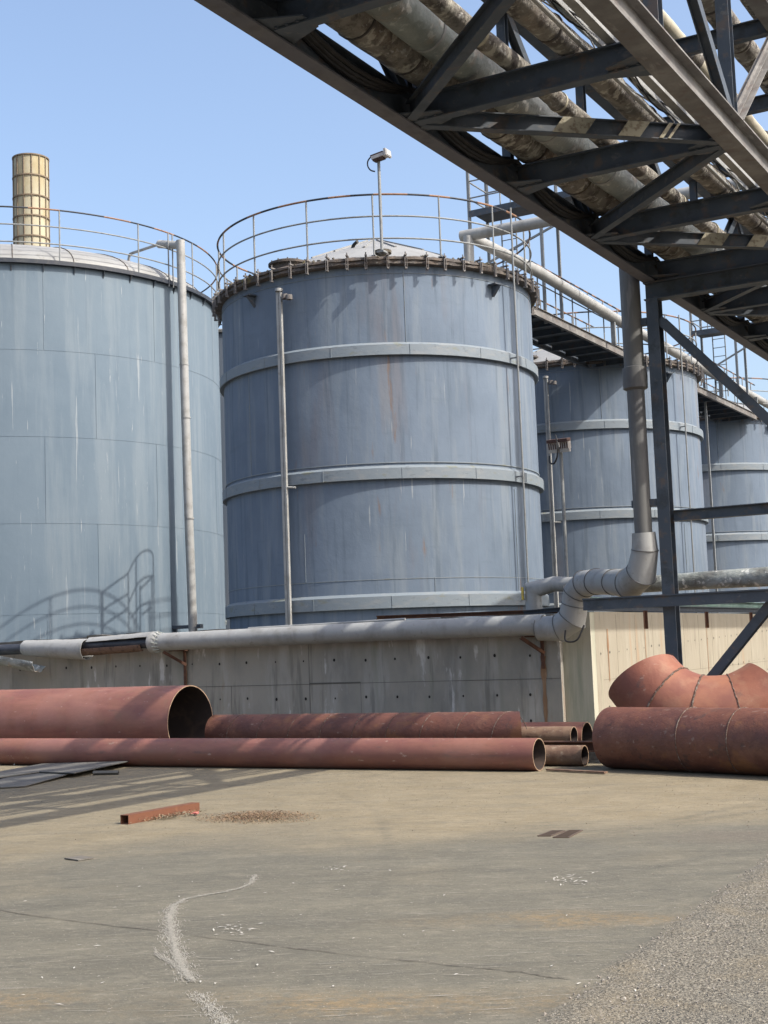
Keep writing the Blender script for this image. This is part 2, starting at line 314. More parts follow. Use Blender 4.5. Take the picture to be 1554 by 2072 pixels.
# ================================================================== SETTING
YW = 20.7; XW = -8.13
def ground():
    # wide ground sheet
    mb = MB(); mb.add([(-900,-900,-.012),(900,-900,-.012),(900,900,-.012),(-900,900,-.012)], [(0,1,2,3)])
    g = mb.build('ground', m_fill); g['kind'] = 'structure'
    x0, x1, y0, y1, st = -24., 9., .5, 36., .06
    nx = int((x1-x0)/st)+1; ny = int((y1-y0)/st)+1
    X, Y = np.meshgrid(np.linspace(x0, x1, nx), np.linspace(y0, y1, ny))
    keep_y = YW+.05
    x = X.ravel(); y = Y.ravel()
    def gp(px, py): p = onZ(px, py, 0); return np.array([p.x, p.y])
    def seg(poly, pts=None):
        dmin = np.full(x.shape, 1e9); par = np.zeros(x.shape)
        P = [gp(*q) for q in poly]; acc = 0
        tot = sum(np.linalg.norm(P[i+1]-P[i]) for i in range(len(P)-1))
        for i in range(len(P)-1):
            a, b = P[i], P[i+1]; ab = b-a; L = np.linalg.norm(ab)
            t = np.clip(((x-a[0])*ab[0]+(y-a[1])*ab[1])/L/L, 0, 1)
            d = np.hypot(x-a[0]-t*ab[0], y-a[1]-t*ab[1]); m_ = d < dmin
            par = np.where(m_, (acc+t*L)/tot, par); dmin = np.minimum(d, dmin); acc += L
        return dmin, par
    # smooth value noise for edges
    def vn(scale, seed):
        r = np.random.default_rng(seed).random((260, 260)); u = (x-x0)/scale % 258; v = (y-y0)/scale % 258
        i = u.astype(int); j = v.astype(int); fu = u-i; fv = v-j; fu = fu*fu*(3-2*fu); fv = fv*fv*(3-2*fv)
        return (r[i, j]*(1-fu)+r[i+1, j]*fu)*(1-fv)+(r[i, j+1]*(1-fu)+r[i+1, j+1]*fu)*fv
    n1 = vn(.35, 1); n2 = vn(.12, 2); n3 = vn(1.3, 3)
    # gravel apron lower right: side of the line
    gl = [(1085,2072),(1190,1975),(1300,1890),(1400,1830),(1450,1800),(1554,1735)]
    P = [gp(*q) for q in gl]; a, b = P[0], P[-1]
    nrm = np.array([b[1]-a[1], -(b[0]-a[0])]); nrm /= np.linalg.norm(nrm)
    c = gp(1500, 2000)
    if (c-a) @ nrm < 0: nrm = -nrm
    sd = (x-a[0])*nrm[0]+(y-a[1])*nrm[1] + (n1-.5)*.07+(n2-.5)*.04
    grav = np.clip(sd/.05+.5, 0, 1)
    # tan dust zone: far part of the yard, fading to grey nearer
    cr = R0; dd = x*(-math.sin(yaw))+y*math.cos(yaw)   # distance ahead of the camera
    ss = x*math.cos(yaw)+y*math.sin(yaw)
    dust = np.clip((dd-10.3+2.4*(n3-.5)+.9*(n1-.5)-.15*ss)/2.6, 0, 1)
    och = np.clip(1-np.abs(dd-6.35+.08*ss+.35*(n3-.5))/.32, 0, 1)*np.clip((n1*.6+n3*.7-.35)*2.5, 0, 1)
    och2 = np.clip(1-np.hypot((ss-1.4)/1.9, (dd-8.0)/.35), 0, 1)*np.clip(n1*1.6-.2, 0, 1)*1.4
    och = np.clip(och+och2, 0, 1)
    # pale scraped streak
    d1, t1 = seg([(517,1772),(505,1790),(470,1800),(420,1812),(370,1820),(345,1840),(340,1870),(345,1905),(360,1950),(385,1985)])
    d2, t2 = seg([(290,1915),(330,1950),(380,1985)]); d3, t3 = seg([(400,2015),(425,2045),(470,2090)])
    wd = .02+.055*np.sin(np.clip(t1, 0, 1)*PI)**1
    st1 = np.clip(1-d1/wd, 0, 1); st1 = np.maximum(st1, np.clip(1-d2/.03, 0, 1)*.8); st1 = np.maximum(st1, np.clip(1-d3/.05, 0, 1)*.9)
    st1 = np.clip(st1*(.5+1.3*n2), 0, 1)
    trk_shade = np.zeros(x.shape)
    for pl_, w_ in (([(-60,1802),(300,1762),(700,1745),(1050,1712),(1600,1632)], .10), ([(-60,1862),(300,1806),(700,1782),(1100,1740),(1600,1662)], .12), ([(-60,1700),(400,1722),(900,1712),(1300,1672),(1600,1610)], .09),
                    ([(200,2100),(500,1960),(900,1860),(1300,1760),(1600,1700)], .11), ([(-60,1960),(300,1905),(800,1880),(1300,1830)], .09), ([(600,1570),(760,1640),(800,1740),(700,1900),(500,2100)], .07)):
        dd1, _ = seg(pl_); trk_shade = np.maximum(trk_shade, np.clip(1-dd1/w_, 0, 1)*np.clip(n3*1.6-.25, 0, 1))
    grease_shade = np.clip(1-np.hypot((x+13.5)/4.2, (y-12.8)/2.6), 0, 1)*np.clip(n3+n1*.6, .3, 1.2)*1.6  # dark greasy patch that also deepens the bridge shadow in the ground colour
    trk_shade = np.clip(np.maximum(trk_shade, grease_shade), 0, 1)
    # dark damp patch
    wet = np.clip(1-np.hypot((ss-gp(1540,1690)@np.array([math.cos(yaw), math.sin(yaw)]))/.95, (dd-gp(1540,1690)@np.array([-math.sin(yaw), math.cos(yaw)]))/.55), 0, 1)
    wet = np.clip(wet*2*(n1+.3), 0, 1)
    z = .012*(n3-.5)*0 + np.where(grav > .5, .004+.010*(n2-.5)+.012*np.exp(-((sd-.1)/.08)**2), 0)
    faces = []
    idx = np.arange(nx*ny).reshape(ny, nx)
    q = np.stack([idx[:-1, :-1], idx[:-1, 1:], idx[1:, 1:], idx[1:, :-1]], -1).reshape(-1, 4)
    cxm = x[q[:, 0]]; cym = y[q[:, 0]]
    ok = (cym < YW+.05) | (cxm > XW-.05)
    q = q[ok]
    used = np.unique(q); mp = -np.ones(nx*ny, int); mp[used] = np.arange(len(used)); q = mp[q]
    me = bpy.data.meshes.new('concrete_yard'); co = np.stack([x, y, z], -1)[used]
    me.vertices.add(len(co)); me.vertices.foreach_set('co', co.ravel())
    me.loops.add(q.size); me.loops.foreach_set('vertex_index', q.ravel())
    me.polygons.add(len(q)); me.polygons.foreach_set('loop_start', np.arange(0, q.size, 4)); me.polygons.foreach_set('loop_total', np.full(len(q), 4))
    me.update(calc_edges=True); me.validate()
    for nm, arr in (('gravelly', grav), ('dusty', dust), ('ochre', och), ('scraped', st1), ('damp', wet), ('tracked_shaded', trk_shade)):
        at = me.attributes.new(nm, 'FLOAT', 'POINT'); at.data.foreach_set('value', arr[used].astype(np.float32))
    # material
    m_ = bpy.data.materials.new('worn_yard_concrete'); m_.use_nodes = True; t = m_.node_tree; N = t.nodes; L = t.links; bs = N['Principled BSDF']
    geo = N.new('ShaderNodeNewGeometry')
    def nz(scale, det=6, rg=.65, rot=0, off=0):
        mpn = N.new('ShaderNodeMapping'); mpn.inputs['Rotation'].default_value = (0, 0, rot); mpn.vector_type = 'POINT'
        mpn.inputs['Scale'].default_value = (1, 1, 1); mpn.inputs['Location'].default_value = (off, off, 0)
        L.new(geo.outputs['Position'], mpn.inputs[0])
        m2 = N.new('ShaderNodeMapping'); m2.inputs['Scale'].default_value = scale if isinstance(scale, tuple) else (scale,)*3
        L.new(mpn.outputs[0], m2.inputs[0])
        n = N.new('ShaderNodeTexNoise'); n.inputs['Scale'].default_value = 1; n.inputs['Detail'].default_value = det; n.inputs['Roughness'].default_value = rg
        L.new(m2.outputs[0], n.inputs['Vector']); return n.outputs['Fac']
    def mr(src, a, b, c=0, d=1):
        q_ = N.new('ShaderNodeMapRange'); q_.inputs[1].default_value = a; q_.inputs[2].default_value = b; q_.inputs[3].default_value = c; q_.inputs[4].default_value = d
        L.new(src, q_.inputs[0]); return q_.outputs[0]
    def mul(a, b):
        q_ = N.new('ShaderNodeMath'); q_.operation = 'MULTIPLY'; L.new(a, q_.inputs[0])
        if isinstance(b, float): q_.inputs[1].default_value = b
        else: L.new(b, q_.inputs[1])
        return q_.outputs[0]
    def mixc(f, a, b):
        q_ = N.new('ShaderNodeMix'); q_.data_type = 'RGBA'; L.new(f, q_.inputs[0])
        for s_, v in ((6, a), (7, b)):
            if isinstance(v, tuple): q_.inputs[s_].default_value = (v[0]*.79, v[1]*.77, v[2]*.71, 1)
            else: L.new(v, q_.inputs[s_])
        return q_.outputs[2]
    def attr(n_): q_ = N.new('ShaderNodeAttribute'); q_.attribute_name = n_; return q_.outputs['Fac']
    ry = -yaw
    c1 = mixc(mr(nz((.5, 2.4, 1), rot=ry), .36, .64), (.13, .126, .11), (.19, .182, .154))
    c1 = mixc(mr(nz((.9, 7, 1), rot=ry, off=5), .55, .70, 0, .55), c1, (.11, .112, .106))
    c1 = mixc(mr(nz(1.1, 8, .7, off=41), .42, .62, 0, .55), c1, (.115, .115, .105))
    c1 = mixc(mr(nz(2.6, 8, .75, off=47), .52, .66, 0, .5), c1, (.235, .222, .19))
    c1 = mixc(mr(nz((2.2, 14, 1), rot=ry-.1, off=9), .58, .70, 0, .55), c1, (.28, .265, .235))
    c1 = mixc(mr(nz(3.0, off=2), .60, .70, 0, .45), c1, (.10, .098, .09))
    tan = mixc(mr(nz(1.7, 9, .75, off=3), .38, .62), (.245, .208, .145), (.315, .273, .198))
    c1 = mixc(mul(attr('dusty'), mr(nz((.8, 3, 1), rot=ry, off=7), .30, .50, .45, 1.)), c1, tan)
    c1 = mixc(mul(attr('ochre'), mr(nz(13, 8, .8, off=1), .42, .56, .1, .9)), c1, (.27, .20, .115))
    c1 = mixc(mul(attr('damp'), .55), c1, (.15, .13, .115))
    c1 = mixc(mul(attr('tracked_shaded'), mr(nz(5, 8, .8, off=61), .38, .62, .12, .62)), c1, (.085, .085, .078))
    c1 = mixc(mul(attr('scraped'), mr(nz((30, 16, 1), off=4), .46, .60, 0, .55)), c1, (.40, .38, .335))
    gv = mixc(mr(nz(75, 4, .75), .44, .57), (.10, .09, .078), (.37, .35, .31))
    gv = mixc(mr(nz(2.0, off=8), .5, .68, 0, .7), gv, (.27, .235, .18)); gv = mixc(mr(nz(1.1, off=12), .52, .66, 0, .7), gv, (.21, .205, .19))
    c1 = mixc(attr('gravelly'), c1, gv)
    c1 = mixc(mr(nz(14, 8, .8, off=51), .50, .66, 0, .45), c1, (.10, .098, .088))
    c1 = mixc(mr(nz(120, 3, .7, off=3), .35, .65, 0, .4), c1, (.06, .058, .052))
    c1 = mixc(mr(nz((9, 26, 1), 8, .8, rot=ry, off=21), .54, .64, 0, .35), c1, (.34, .325, .29))
    c1 = mixc(mr(nz((3.5, 13, 1), 9, .8, rot=ry+.15, off=31), .52, .63, 0, .5), c1, (.085, .085, .08))
    spk = mixc(mr(nz(85, 2, .5), .64, .70, 0, .7), c1, (.09, .08, .07))
    spk = mixc(mr(nz(70, 2, .5, off=6), .68, .73, 0, .7), spk, (.52, .5, .46))
    L.new(spk, bs.inputs['Base Color']); bs.inputs['Roughness'].default_value = .88; bs.inputs['Specular IOR Level'].default_value = .25
    b1 = N.new('ShaderNodeBump'); b1.inputs['Strength'].default_value = .7; b1.inputs['Distance'].default_value = .01; L.new(nz(28), b1.inputs['Height'])
    b2 = N.new('ShaderNodeBump'); L.new(mr(attr('gravelly'), 0, 1, 0, 1), b2.inputs['Strength']); b2.inputs['Distance'].default_value = .03
    L.new(nz(45, 3, .7), b2.inputs['Height']); L.new(b1.outputs[0], b2.inputs['Normal'])
    b3 = N.new('ShaderNodeBump'); b3.inputs['Strength'].default_value = .25; b3.inputs['Distance'].default_value = .05; L.new(nz((1.5, 4, 1), rot=ry), b3.inputs['Height']); L.new(b2.outputs[0], b3.inputs['Normal'])
    L.new(b3.outputs[0], bs.inputs['Normal'])
    me.materials.append(m_); ob = bpy.data.objects.new('concrete_yard', me); COL.objects.link(ob); ob['kind'] = 'structure'
    # saw-cut joint in the concrete: a thin dark strip
    mb = MB(); js = [(-40,1838),(120,1860),(400,1895),(640,1925),(900,1953),(1050,1968),(1165,1985)]
    pts = []
    for i in range(len(js)-1):
        for k in range(10):
            f = k/10; p = onZ(js[i][0]*(1-f)+js[i+1][0]*f, js[i][1]*(1-f)+js[i+1][1]*f, 0); p.y += .008*math.sin(i*9+k*.7)+random.uniform(-.006, .006); pts.append(p)
    vs = []; fs = []
    for i, p in enumerate(pts):
        d = (pts[min(i+1, len(pts)-1)]-pts[max(i-1, 0)]).normalized(); nn = V(-d.y, d.x, 0); j = random.uniform(-.004, .004); hw = random.uniform(.001, .005)
        vs += [p+nn*(j-hw)+V(0,0,.004), p+nn*(j+hw)+V(0,0,.004)]
        if i: fs.append((2*i-2, 2*i-1, 2*i+1, 2*i))
    mb.add(vs, fs); o = mb.build('ground_joint', mat('joint_grit', (.07, .06, .05), [((.2, .18, .15), 20, .5, .6, .8)], rough=.95)); o['kind'] = 'structure'
    # pale scraped mark, many thin strokes
    mb = MB(); PL = [(517,1772),(508,1788),(490,1797),(455,1806),(415,1812),(375,1820),(350,1834),(343,1858),(347,1890),(358,1930),(372,1962),(388,1985)]
    def stroke(a, ang, ln, wd):
        d = V(math.cos(ang), math.sin(ang), 0); nn = V(-d.y, d.x, 0); q0 = a-d*ln/2; q1 = a+d*ln/2; k = random.uniform(-.3, .3)*ln*.1
        mid = a+nn*k; hz = V(0, 0, random.uniform(.002, .007)); vs_ = [q0+hz, mid+nn*wd+hz, q1+hz, mid-nn*wd+hz]; mb.add(vs_, [(0, 3, 2, 1)])
    for i in range(len(PL)-1):
        a = onZ(*PL[i], 0); b = onZ(*PL[i+1], 0); d = b-a; L_ = d.length; fan = 1.0 if i >= 6 else .35
        for k in range(int(L_*(1200 if i >= 5 else 800))):
            p = a+d*random.random(); sp_ = .005+(.020 if fan == 1 else .009)*random.random()**1.5*1.8; base_ = math.atan2(d.y, d.x)
            p = p+V(random.gauss(0, 1), random.gauss(0, 1), 0)*sp_; stroke(p, base_+random.gauss(0, .22), random.uniform(.02, .12 if fan == 1 else .06), random.uniform(.0005, .0022))
    o_ = onZ(385, 1985, 0)
    for k in range(150):
        f = random.random(); q0 = onZ(292+80*f, 1912+50*f+random.gauss(0, 5), 0); dd_ = (o_-q0); stroke(q0+dd_*.25, math.atan2(dd_.y, dd_.x)+random.gauss(0, .06), random.uniform(.06, .22), random.uniform(.0004, .0013))
    for k in range(500):
        f = random.random(); q0 = onZ(400+70*f, 2010+80*f, 0); stroke(q0+V(random.gauss(0, .03), random.gauss(0, .02), 0), random.uniform(1.9, 2.6), random.uniform(.02, .09), random.uniform(.0005, .002))
    for k in range(260):   # stray scratches over the yard
        q0 = onZ(random.uniform(-20, 1300), random.uniform(1640, 2060), 0); stroke(q0, yaw*0+R_(29.6)+random.gauss(0, .12), random.uniform(.04, .35), random.uniform(.0008, .0022))
    o = mb.build('ground_scrapes', mat('pale_scrape', (.52, .50, .44), [((.3, .29, .26), 60, .45, .6, .8)], rough=.95)); o['kind'] = 'structure'
    # raised fill behind the retaining walls
    mb = MB(); mb.box((-38.4, 49.5, .97), (60, 57, 1.94)); o = mb.build('tank_yard', m_fill); o['kind'] = 'structure'
    return gp, P
gp, GP = ground()

# ------------------------------------------------------------------ retaining walls
def hole_row(mb, pts, n, mi=1, r=.02):
    for p in pts:
        p = Vector(p); rr = r*random.uniform(.7, 1.25)
        nn = Vector(n); u = V(0,0,1); s_ = nn.cross(u)
        k = 8; vs = [p+nn*.003+(s_*math.cos(2*PI*i/k)+u*math.sin(2*PI*i/k)*1.2)*rr for i in range(k)]
        mb.add(vs, [tuple(range(k))], mi)
wl = thing('retaining_wall', 'long shaded grey concrete retaining wall with rows of tie holes below the large tanks', 'wall', (-20, YW, 0))
mb = MB()
def wt(xx): return 1.93+(xx+22)/14*.09
xs = [-60, -24, -20, -16.5, -13, -10.5, -8.62]
for i in range(len(xs)-1):
    a, b = xs[i], xs[i+1]; y = YW+(.004 if i % 2 else 0)
    vs = [(a,y,-.1),(b,y,-.1),(b,y,wt(b)),(a,y,wt(a)),(a,YW+.3,-.1),(b,YW+.3,-.1),(b,YW+.3,wt(b)),(a,YW+.3,wt(a))]
    mb.add(vs, [(0,1,2,3),(3,2,6,7),(5,4,7,6)])
    mb.add([(a,y,-.1),(a,YW+.3,-.1),(a,YW+.3,wt(a)),(a,y,wt(a))], [(0,1,2,3)]); mb.add([(b,y,-.1),(b,YW+.3,-.1),(b,YW+.3,wt(b)),(b,y,wt(b))], [(0,1,2,3)])
for row, (pa, pb, zt) in enumerate([((538,1339.6),(1056,1326),0), ((538,1413),(1064,1407),0)]):
    p0 = onY(*pa, YW-.001); p1 = onY(*pb, YW-.001); stp = .62
    zz = p1.z; xx = -9.15
    hole_row(mb, [(xx-stp*i+random.uniform(-.02, .02), YW-.002, zz+(p0.z-p1.z)/(p0.x-p1.x)*(-stp*i)*.6+random.uniform(-.012, .012)) for i in range(28)], (0,-1,0))
hole_row(mb, [(-9.15-.62*i+random.uniform(-.03, .03), YW-.002, .32) for i in range(28)], (0,-1,0))
mb.build('wall', [m_wall, m_dark], wl)
mb = MB(); zl = .98   # horizontal pour line and panel joints
mb.bar((-30, YW+.001, zl), (-8.62, YW+.001, zl+.01), .006, .008); 
for xj in (-10.6, -12.35, -13.4, -15.1, -17.2, -19.3): mb.bar((xj, YW+.001, .0), (xj, YW+.001, random.choice((.98, 1.9))), .005, .006, up=(0,1,0))
mb.bar((-13.4, YW-.004, 1.0), (-12.35, YW-.004, 1.0), .012, .02)
mb.build('formwork_lines', [mat('grey_joint_line', (.16, .155, .14), rough=.95)], wl)
mb = MB()
for px, z0, z1, wd in ((1100, .25, 1.35, .13), (377, .6, 1.3, .06), (1090, .1, .8, .2)):
    c = onY(px, 1350, YW).x
    vs = []; fs = []
    for i in range(12):
        f = i/11; ww = wd*(.5+.5*random.random())*(1-.5*f)
        z = z1+(z0-z1)*f; vs += [(c-ww/2, YW-.005-.0006*wd*10, z), (c+ww/2, YW-.005-.0006*wd*10, z)]
        if i: fs.append((2*i-2, 2*i-1, 2*i+1, 2*i))
    if px != 1090: mb.add(vs, fs)
mb.build('rust_stain', [m_stain], wl, label='rust run down the concrete below a pipe bracket')
mb = MB()     # corner pilaster, proud of the wall
mb.box(((-8.62+XW)/2, YW+.23, .95), (XW+8.62-.004, .22, 2.14))
mb.build('pilaster', [m_wallg], wl)
wr = thing('retaining_wall', 'sunlit buff concrete retaining wall running away from the corner behind the steel column', 'wall', (XW, 26, 0))
mb = MB(); mb.box((XW-.15, (YW+.31+60)/2, .95), (.3, 60-YW-.31, 2.16))
for row, (z_, y0) in enumerate([(1.36, 21.2), (.93, 27.5), (.5, 21.5), (1.36, 27)]):
    if row == 3: continue
    hole_row(mb, [(XW+.002, y0+.42*i+random.uniform(-.02, .02), z_+.012*i+random.uniform(-.01, .01)) for i in range(40)], (1,0,0), r=.016)
mb.build('wall', [m_wall2, m_dark], wr)
mb = MB()
for yj in np.arange(21.9, 45, .93):
    yj += random.uniform(-.12, .12); z0_ = random.choice((0, .95, 1.0)); mb.bar((XW-.001, yj, z0_), (XW-.001, yj+random.uniform(-.02, .02), random.choice((1.0, 1.9, 1.99)) if z0_ == 0 else 1.99), .006, .006, up=(1,0,0))
mb.bar((XW-.001, 21.3, .93), (XW-.001, 50, 1.05), .006, .008)
mb.build('formwork_lines', [mat('board_line', (.27, .235, .18), rough=.95)], wr)
mb = MB()
for px, z0 in ((1304, .5), (1429, .4), (1228, .9)):
    yy = onX(px, 1270, XW).y; vs = []; fs = []; wd = .05 if px != 1228 else .1
    for i in range(10):
        f = i/9; ww = wd*(.5+.6*random.random())*(1-.4*f); z = 1.75+(z0-1.75)*f; vs += [(XW+.005, yy-ww/2, z), (XW+.005, yy+ww/2, z)]
        if i: fs.append((2*i-2, 2*i, 2*i+1, 2*i-1))
    mb.add(vs, fs)
mb.build('rust_stain', [m_stain], wr, label='orange rust run below a wall cleat')
for px in (1303, 1427, 1517):
    p = onX(px, 1250, XW); mb = MB(); mb.angle((XW+.03, p.y, 1.74), (XW+.03, p.y, 2.06), .06, .06, .008, up=(1,0,0)); mb.build('wall_cleat', [m_rust], wr)
# rail and green channel on top of the right wall
mb = MB(); mb.ibeam((XW-.09, YW-.2, 2.10), (XW-.09, 48, 2.14), .09, .1); solo(mb, 'edge_rail', [m_navy], 'dark steel rail lying along the top of the sunlit buff wall', 'rail', (XW-.09, 24, 2.05))
mb = MB(); mb.ibeam((XW-.5, YW+.6, 2.19), (XW-.5, 52, 2.26), .12, .22); solo(mb, 'green_channel', [m_green], 'faded green steel channel behind the rail on the buff wall', 'steel channel', (XW-.5, 24, 2.05))
# loose boards, bars and conduit on top of the shaded wall
def board(pa, pb, y, w_, h_, m_, label, name='weathered_board', cat='board', grp='loose lengths lying on the wall top', wave=0):
    a = onY(*pa, y); b = onY(*pb, y); mb = MB(); n = 7; P = []
    for i in range(n+1):
        f = i/n; P.append(a.lerp(b, f)+V(0, 0, wave*math.sin(f*9+a.x)))
    for i in range(n): mb.bar(P[i], P[i+1], w_, h_)
    return solo(mb, name, [m_], label, cat, a, grp)
board((0,1302),(190,1292),YW+.1,.3,.05,m_dirtyplank,'grey weathered board on the wall top at its far left end',wave=.012)
board((185,1290),(300,1284),YW+.08,.26,.06,m_dirtyplank,'dark warped board on the wall above the torn pipe jacket',wave=.02)
board((300,1286),(510,1274),YW+.1,.28,.06,m_dirtyplank,'grey board on the wall top left of the long pale conduit',wave=.015)
board((510,1279),(720,1266),YW+.1,.26,.05,m_dirtyplank,'splintered board under the pale conduit on the wall top',wave=.022)
board((715,1265),(905,1255),YW+.06,.3,.05,m_dirtyplank,'splintered board in the middle of the shaded wall top',wave=.02)
board((900,1254),(1120,1246),YW+.1,.3,.06,m_dirtyplank,'grey board on the wall top beside the mitred pipe elbow',wave=.018)
mb = MB(); mb.tube([onY(503,1272,YW-.02), onY(660,1263,YW-.02), onY(820,1253,YW-.02)], .025, 10); solo(mb, 'conduit', [m_duct], 'thin pale grey conduit lying along the shaded wall top', 'conduit', onY(503,1272,YW-.02), 'loose lengths lying on the wall top')
mb = MB(); mb.ibeam(onY(763,1250,21.1), onY(1140,1236,21.1), .08, .07); solo(mb, 'steel_bar', [m_rust], 'long dark red steel bar lying on the wall top below the middle tank', 'bar', onY(763,1250,21.1), 'loose lengths lying on the wall top')
mb = MB(); mb.ibeam(onY(1060,1240,21.0), onY(1185,1228,21.0), .08, .07); solo(mb, 'steel_bar', [m_navy], 'short black steel bar on the wall top behind the mitred elbow', 'bar', onY(1060,1240,21.0), 'loose lengths lying on the wall top')

# ================================================================== TANKS
def ring_strip(mb, c, r, z0, z1, a0, a1, out, n=10, mi=0):
    mb.lathe(c, [(r, z0), (r+out, z0), (r+out, z1), (r, z1)], max(4, n), a0, a1, mi)
def guardrail(root, c, r, zb, zs, nposts, name='guardrail', skip=(), pr=.02, ph0=0, stripes=True):
    c = Vector(c); mb = MB(); NN = 96
    for li, z in enumerate(zs):
        for i in range(NN):
            a, b = 2*PI*i/NN, 2*PI*(i+1)/NN
            if any(s0 <= (math.degrees(a) % 360) < s1 for s0, s1 in skip): continue
            P = [c+V(r*math.cos(t), r*math.sin(t), z-c.z) for t in (a, (a+b)/2, b)]
            mi = (1 if (i*7//16) % 2 else 2) if (li == 0 and stripes) else 0
            mb.tube(P, pr*1.15 if li == 0 else pr*.95, 8, False, mi)
        if li == 0: gr = mb.build(name, [m_rail, m_orange, m_navy], root)
        else: mb.build('rail', [m_rail], gr)
        mb = MB()
    pm = None
    for i in range(nposts):
        a = ph0+2*PI*i/nposts
        if any(s0 <= (math.degrees(a) % 360) < s1 for s0, s1 in skip): continue
        mb = MB(); p = c+V(r*math.cos(a), r*math.sin(a), 0); mb.tube([V(p.x, p.y, zb), V(p.x, p.y, zs[0])], pr, 8)
        mb.box((p.x, p.y, zb+.01), (.09, .09, .02)); mb.build('post', [m_rail], gr)
    return gr
def storage_tank(cx, cy, R, zb, zt, label, gauge=None, dist=1.0, detail=True):
    t = thing('storage_tank', label, 'storage tank', (cx, cy, zb), 'banded storage tanks in a row')
    c = V(cx, cy, 0); fa = math.atan2(-cy, -cx)
    mb = MB(); mb.lathe(c, [(R, zb-.05), (R, 2.38), (R, 5.0), (R, 7.6), (R, zt+.02)], 120); mb.build('shell', [m_tank], t)
    for z0, z1 in ((7.64, 7.88), (5.04, 5.29), (2.38, 2.65)):
        o_ = .095; mb = MB()
        mb.lathe(c, [(R-.01, z0+.02), (R+o_-.01, z0), (R+o_, z0+.006), (R+o_, z1-.02), (R+o_-.03, z1), (R-.01, z1+.05)], 120)
        for k in range(14):
            a = fa+k*2*PI/14+.2*z0; mb.bar(c+V((R+o_+.002)*math.cos(a), (R+o_+.002)*math.sin(a), z0), c+V((R+o_+.002)*math.cos(a), (R+o_+.002)*math.sin(a), z1-.02), .012, .012)
        mb.build('band', [m_band], t)
    mb = MB(); ring_strip(mb, c, R, 2.975, 2.99, 0, 2*PI, .008, 96); ring_strip(mb, c, R, zt-.16, zt-.15, 0, 2*PI, .012, 96); ring_strip(mb, c, R, 5.38, 5.40, 0, 2*PI, .02, 96)
    for a, z0, z1 in ((.165, 7.93, 9.45), (.28, 2.65, 2.98), (-.48, 3.0, 4.0), (-.9, 5.4, 7.6), (1.9, 5.4, 7.6), (.9, 2.65, 4.9), (2.4, 8, 9.4), (-2.2, 3, 5)):
        aa = fa+a; p = c+V((R+.003)*math.cos(aa), (R+.003)*math.sin(aa), 0); mb.bar(V(p.x, p.y, z0), V(p.x, p.y, z1), .012, .014)
    mb.build('weld_seam', [m_band], t)
    # flange, clamps
    mb = MB(); mb.lathe(c, [(R-.02, zt), (R+.13, zt), (R+.16, zt+.02), (R+.15, zt+.09), (R+.18, zt+.10), (R+.17, zt+.15), (R+.10, zt+.18), (R-.1, zt+.185)], 160)
    vv = mb.v
    for i in range(len(vv)):
        x, y, z = vv[i]; d = math.hypot(x-cx, y-cy)
        if d > R+.05:
            k = 1+random.uniform(-.006, .006)*.8; vv[i] = (cx+(x-cx)*k, cy+(y-cy)*k, z+random.uniform(-.012, .012))
    for q_ in range(260):
        a = random.uniform(0, 2*PI); rr_ = R+random.uniform(-.05, .17); z_ = zt+.185 if rr_ < R+.1 else zt+.15; rs_ = random.uniform(.012, .04)
        p = c+V(rr_*math.cos(a), rr_*math.sin(a), z_+rs_*.2); mb.box(p, (rs_*2.2, rs_*1.6, rs_), 1, Quaternion((random.gauss(0,1), random.gauss(0,1), random.gauss(0,1)), random.uniform(0, 3)).to_matrix())
    rim = mb.build('rim_flange', [m_rim, m_moss], t)
    src = None
    for k in range(56):
        a = 2*PI*k/56+.02
        if src is None:
            mb = MB()
            for q in ((0.0, .05, .37, .03, .2),):
                mb.bar((R+.205, -.02, -.08), (R+.205, -.02, .15), .012, .04, up=(1,0,0)); mb.bar((R+.205, .02, -.08), (R+.205, .02, .15), .010, .04, up=(1,0,0))
                mb.bar((R+.03, 0, .20), (R+.23, 0, .20), .045, .03); mb.bar((R+.15, 0, -.09), (R+.23, 0, -.09), .045, .03)
                mb.tube([(R+.18, 0, .15), (R+.18, 0, .27)], .014, 6)
            me = bpy.data.meshes.new('clamp'); me.from_pydata([tuple(v) for v in mb.v], [], mb.f); me.materials.append(m_clamp); src = me
        ob = bpy.data.objects.new('clamp', src); COL.objects.link(ob); ob.parent = rim
        ob.location = (0, 0, zt-zb+random.uniform(-.02, .02)); ob.rotation_euler = (random.uniform(-.004, .004), 0, a+random.uniform(-.012, .012))
    # roof
    mb = MB(); mb.lathe(c, [(R+.08, zt+.185), (R-.25, zt+.24), (R-.5, zt+.30)], 72, mi=1); mb.lathe(c, [(R-.5, zt+.30), (R*.5, zt+.95), (0.25, zt+1.58), (0, zt+1.6)], 16, smooth=False)
    for k in range(16):
        a = 2*PI*k/16; mb.bar(c+V(R*.5*math.cos(a), R*.5*math.sin(a), zt+.96), c+V(.3*math.cos(a), .3*math.sin(a), zt+1.57), .05, .04)
    roof = mb.build('roof', [m_roof, m_moss], t)
    mh = c+V(-.75, -2.55, 0)
    mb = MB(); mb.lathe(V(mh.x, mh.y, 0), [(.38, zt+.25), (.38, zt+.56), (.46, zt+.57), (.46, zt+.62), (.36, zt+.66), (0, zt+.68)], 28)
    for k in range(12): a = 2*PI*k/12; mb.tube([V(mh.x+.42*math.cos(a), mh.y+.42*math.sin(a), zt+.54), V(mh.x+.42*math.cos(a), mh.y+.42*math.sin(a), zt+.66)], .015, 6)
    mb.build('manhole', [m_rim], roof)
